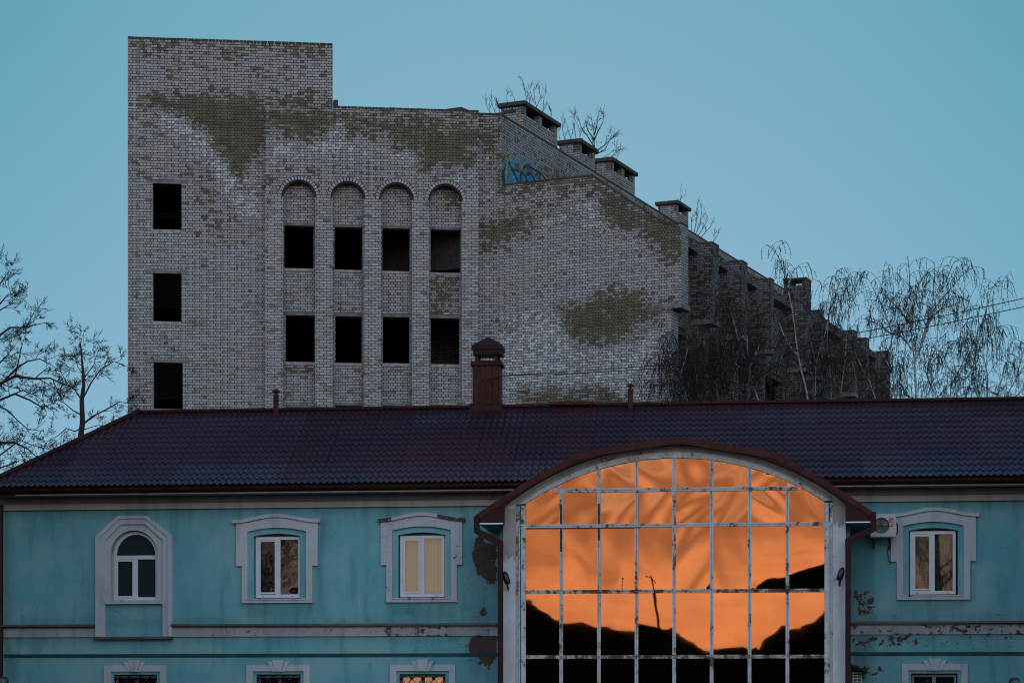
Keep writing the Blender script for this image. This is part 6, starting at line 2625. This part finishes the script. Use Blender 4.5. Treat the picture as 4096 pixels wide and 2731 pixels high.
# shrubs growing out of the roofs of the grey building
def roof_shrub(label, stems, Y, seed, zbase_px, P_=(2, 0.55, 0.5, 3, 0.62), r=0.016, buds=False):
    rng = random.Random(seed)
    b = Vector(wp(stems[0][0][0], stems[0][0][1], Y))
    e = empty('roof_shrub', Matrix.Translation(b), label, 'shrub', 'shrubs growing on the roof of the grey building')
    F_ = OffFrame(Matrix.Identity(4))
    m = MB()
    for st in stems:
        pts = [Vector(wp(a, b_, Y)) for a, b_ in st]
        L = len(pts)
        m.tube(pts, [max(0.006, r * (1 - 0.7 * k / (L - 1))) for k in range(L)], 5, False)
        for k in range(L - 1):
            seg = pts[k + 1] - pts[k]
            for _ in range(max(1, int(seg.length / 0.36))):
                bp = pts[k].lerp(pts[k + 1], rng.random())
                side = seg.normalized().cross(rv(rng)).normalized()
                grow(m, bp, (seg.normalized() * 0.9 + side * 0.55 + Vector((0, 0, .3))).normalized(), rng.uniform(0.25, 0.5), 0.007, 1, rng, P_)
                if buds:
                    bp2 = bp + side * 0.25
                    m.tube([bp2, bp2 + Vector((0, 0, 0.05))], [0.03, 0.012], 5)
    m.build('branches', M_bark_dark, e, frame=F_, uv=False)
    return e


roof_shrub('thin leafless shrubs left of the first capped flue on the grey roof', [[(1985, 460), (1972, 430), (1962, 400)], [(2000, 455), (1992, 420), (1985, 392)], [(1965, 460), (1955, 440), (1945, 425)], [(2030, 415), (2026, 390)], [(2060, 405), (2055, 388)]], 90, 41, 0)
roof_shrub('leafless shrub standing up behind the first capped flue', [[(2115, 430), (2105, 390), (2096, 345), (2094, 330)], [(2115, 430), (2125, 380), (2118, 360)], [(2150, 450), (2140, 400), (2132, 350)], [(2170, 460), (2175, 400), (2183, 375)], [(2140, 440), (2160, 400), (2165, 370)], [(2200, 480), (2208, 450), (2205, 440)]], 92, 42, 0)
roof_shrub('sparse upright twigs behind the second capped flue', [[(2260, 565), (2250, 520), (2247, 465)], [(2285, 562), (2272, 520), (2268, 500)], [(2305, 560), (2296, 500), (2296, 452)], [(2240, 560), (2234, 530)], [(2320, 560), (2320, 520), (2300, 480)]], 95, 43, 0)
roof_shrub('bushy rounded little tree with buds growing between the second and third capped flues', [[(2378, 640), (2378, 590), (2375, 520), (2362, 455)], [(2378, 590), (2350, 545), (2325, 510), (2312, 470)], [(2378, 560), (2395, 520), (2412, 490), (2414, 460)],
            [(2378, 610), (2420, 580), (2450, 550), (2462, 545)], [(2376, 560), (2350, 520), (2340, 480)], [(2378, 620), (2420, 600), (2448, 540)], [(2378, 540), (2388, 500), (2390, 478)]], 96, 44, 0, (2, 0.6, 0.4, 4, 0.62), 0.03, True)
roof_shrub('low twiggy shrub on the grey roof edge, just right of the rounded little tree', [[(2400, 640), (2420, 625), (2440, 612)], [(2430, 640), (2452, 622), (2470, 600), (2480, 605)], [(2455, 650), (2470, 630)]], 96, 45, 0)
roof_shrub('leafless shrub spreading to the right of the fourth capped flue', [[(2775, 935), (2785, 890), (2792, 850), (2790, 815)], [(2780, 940), (2800, 900), (2806, 850), (2805, 835)], [(2790, 945), (2815, 910), (2835, 870)], [(2765, 925), (2765, 880), (2772, 850)], [(2800, 955), (2830, 920), (2850, 900)], [(2835, 985), (2865, 950), (2868, 940)]], 103, 46, 0, (2, 0.6, 0.4, 4, 0.6), 0.02, False)
roof_shrub('tiny twig on top of the fourth capped flue', [[(2722, 812), (2722, 790), (2720, 768)], [(2722, 795), (2735, 785), (2742, 778)], [(2722, 800), (2710, 795)]], 99, 47, 0, (1, 0.5, 0.3, 2, 0.6), 0.01)

# =================================================================== BEHIND THE CAMERA: what the glass reflects
def reflect(px, py, d):
    """world point on the porch glass plane and the mirrored direction of the camera ray"""
    s_, z_ = T.sz(px, py, d)
    Pt = T.w(s_, d, z_)
    dr = (Pt - Vector((0, 0, EYE))).normalized()
    n = Vector((T.v[0], T.v[1], 0))
    return Pt, (dr - 2 * dr.dot(n) * n).normalized()


sil = conv([(300, 985), (350, 1010), (430, 1045), (540, 1088), (640, 1092), (745, 1125), (860, 1150), (960, 1157), (1080, 1168), (1120, 1160), (1140, 1135), (1200, 1150), (1300, 1190), (1360, 1225),
            (1440, 1240), (1500, 1232), (1575, 1268), (1650, 1245), (1668, 1268), (1690, 1215), (1740, 1170), (1800, 1115), (1870, 1110), (1940, 1070), (2000, 1010), (2060, 960)], 1850, 1700, 1.3835)
hm = MB()
RH = 230.0
top_pts = []
for px, py in sil:
    Pt, dr = reflect(px, py, YG)
    k = RH / math.hypot(dr.x, dr.y)
    top_pts.append(Pt + dr * k)
# continue the ridge to both sides, roughly level
first, last = top_pts[0], top_pts[-1]
ext0 = [first + (first - top_pts[6]).normalized() * q for q in (160, 110, 70, 40, 20)]
for i, p in enumerate(ext0):
    p.z = first.z + 2.0 * math.sin(i * 1.7)
ext1 = [last + (last - top_pts[-7]).normalized() * q for q in (20, 40, 70, 110, 160)]
for i, p in enumerate(ext1):
    p.z = last.z + 1.5 * math.sin(i * 2.1)
line = ext0 + top_pts + ext1
fine = []
for a, b_ in zip(line, line[1:]):
    m = max(1, int((b_ - a).length / 1.2))
    for q in range(m):
        p = a.lerp(b_, q / m)
        p.z += 0.12 * mnoise.noise((p.x * 0.7, p.y * 0.5, 0)) + 0.05 * mnoise.noise((p.x * 2.7, 3, 0))
        fine.append(p)
prev = None
for p in fine:
    away = Vector((p.x, p.y - 60, 0)).normalized()
    near = p - away * 30
    far = p + away * 60
    cur = [hm.vert((near.x, near.y, -0.5)), hm.vert((p.x - away.x * 6, p.y - away.y * 6, p.z * 0.75)), hm.vert((p.x, p.y, p.z)), hm.vert((far.x, far.y, -0.5))]
    if prev:
        for q in range(3):
            hm.face((prev[q], cur[q], cur[q + 1], prev[q + 1]))
    prev = cur
h = hm.build('hills', M_hill, None, uv=False)
h['kind'] = 'structure'

# utility pole seen in the glass
Pt, dr = reflect(2612, 2290, YG)
top_ = Pt + dr * (95 / math.hypot(dr.x, dr.y))
UP = empty('utility_pole', Matrix.Translation((top_.x, top_.y, 0)), 'dark utility pole with a short cross arm mirrored in the middle of the orange glass', 'utility pole')
c = MB()
c.tube([(0, 0, 0), (0, 0, top_.z)], 0.16, 8)
c.build('pole', M_hill, UP)
c = MB()
c.tube([(-0.9, 0, top_.z - 0.15), (0.9, 0.1, top_.z - 0.4)], 0.07, 6)
c.build('cross_arm', M_black, UP)
FO = OffFrame(Matrix.Identity(4))


def street_tree(x, y, h, seed, label, lean=0.0):
    rng = random.Random(seed)
    e = empty('street_tree', Matrix.Translation((x, y, 0)), label, 'tree', 'bare trees mirrored in the window panes')
    F_ = OffFrame(Matrix.Identity(4))
    m = MB()
    pts = [Vector((x, y, 0)), Vector((x + lean * 0.2, y, h * 0.2)), Vector((x + lean * 0.5, y, h * 0.45)), Vector((x + lean, y, h * 0.75))]
    m.tube(pts, [0.26, 0.2, 0.15, 0.07], 8)
    m.build('trunk', M_bark_dark, e, frame=F_, uv=False)
    m = MB()
    for k in range(20):
        t_ = 0.3 + 0.7 * k / 20
        i = min(2, int(t_ * 3))
        bp = pts[i].lerp(pts[i + 1], t_ * 3 - i)
        a = rng.uniform(0, 6.28)
        grow(m, bp, Vector((math.cos(a), math.sin(a), 0.9)).normalized(), rng.uniform(1.6, 2.4), 0.055, 0, rng, (3, 0.6, 0.3, 4, 0.6))
    m.build('crown', M_bark_dark, e, frame=F_, uv=False)


Pt, dr = reflect(1090, 2300, 0.1)
q = Pt + dr * 26
street_tree(q.x - 0.4, q.y, 13, 61, 'bare tree whose dark trunk is mirrored in the second upper window from the left', 0.6)
Pt, dr = reflect(3740, 2250, 0.1)
q = Pt + dr * 42
street_tree(q.x + 0.3, q.y, 15, 62, 'bare tree whose branches are mirrored in the rightmost upper window', -0.3)
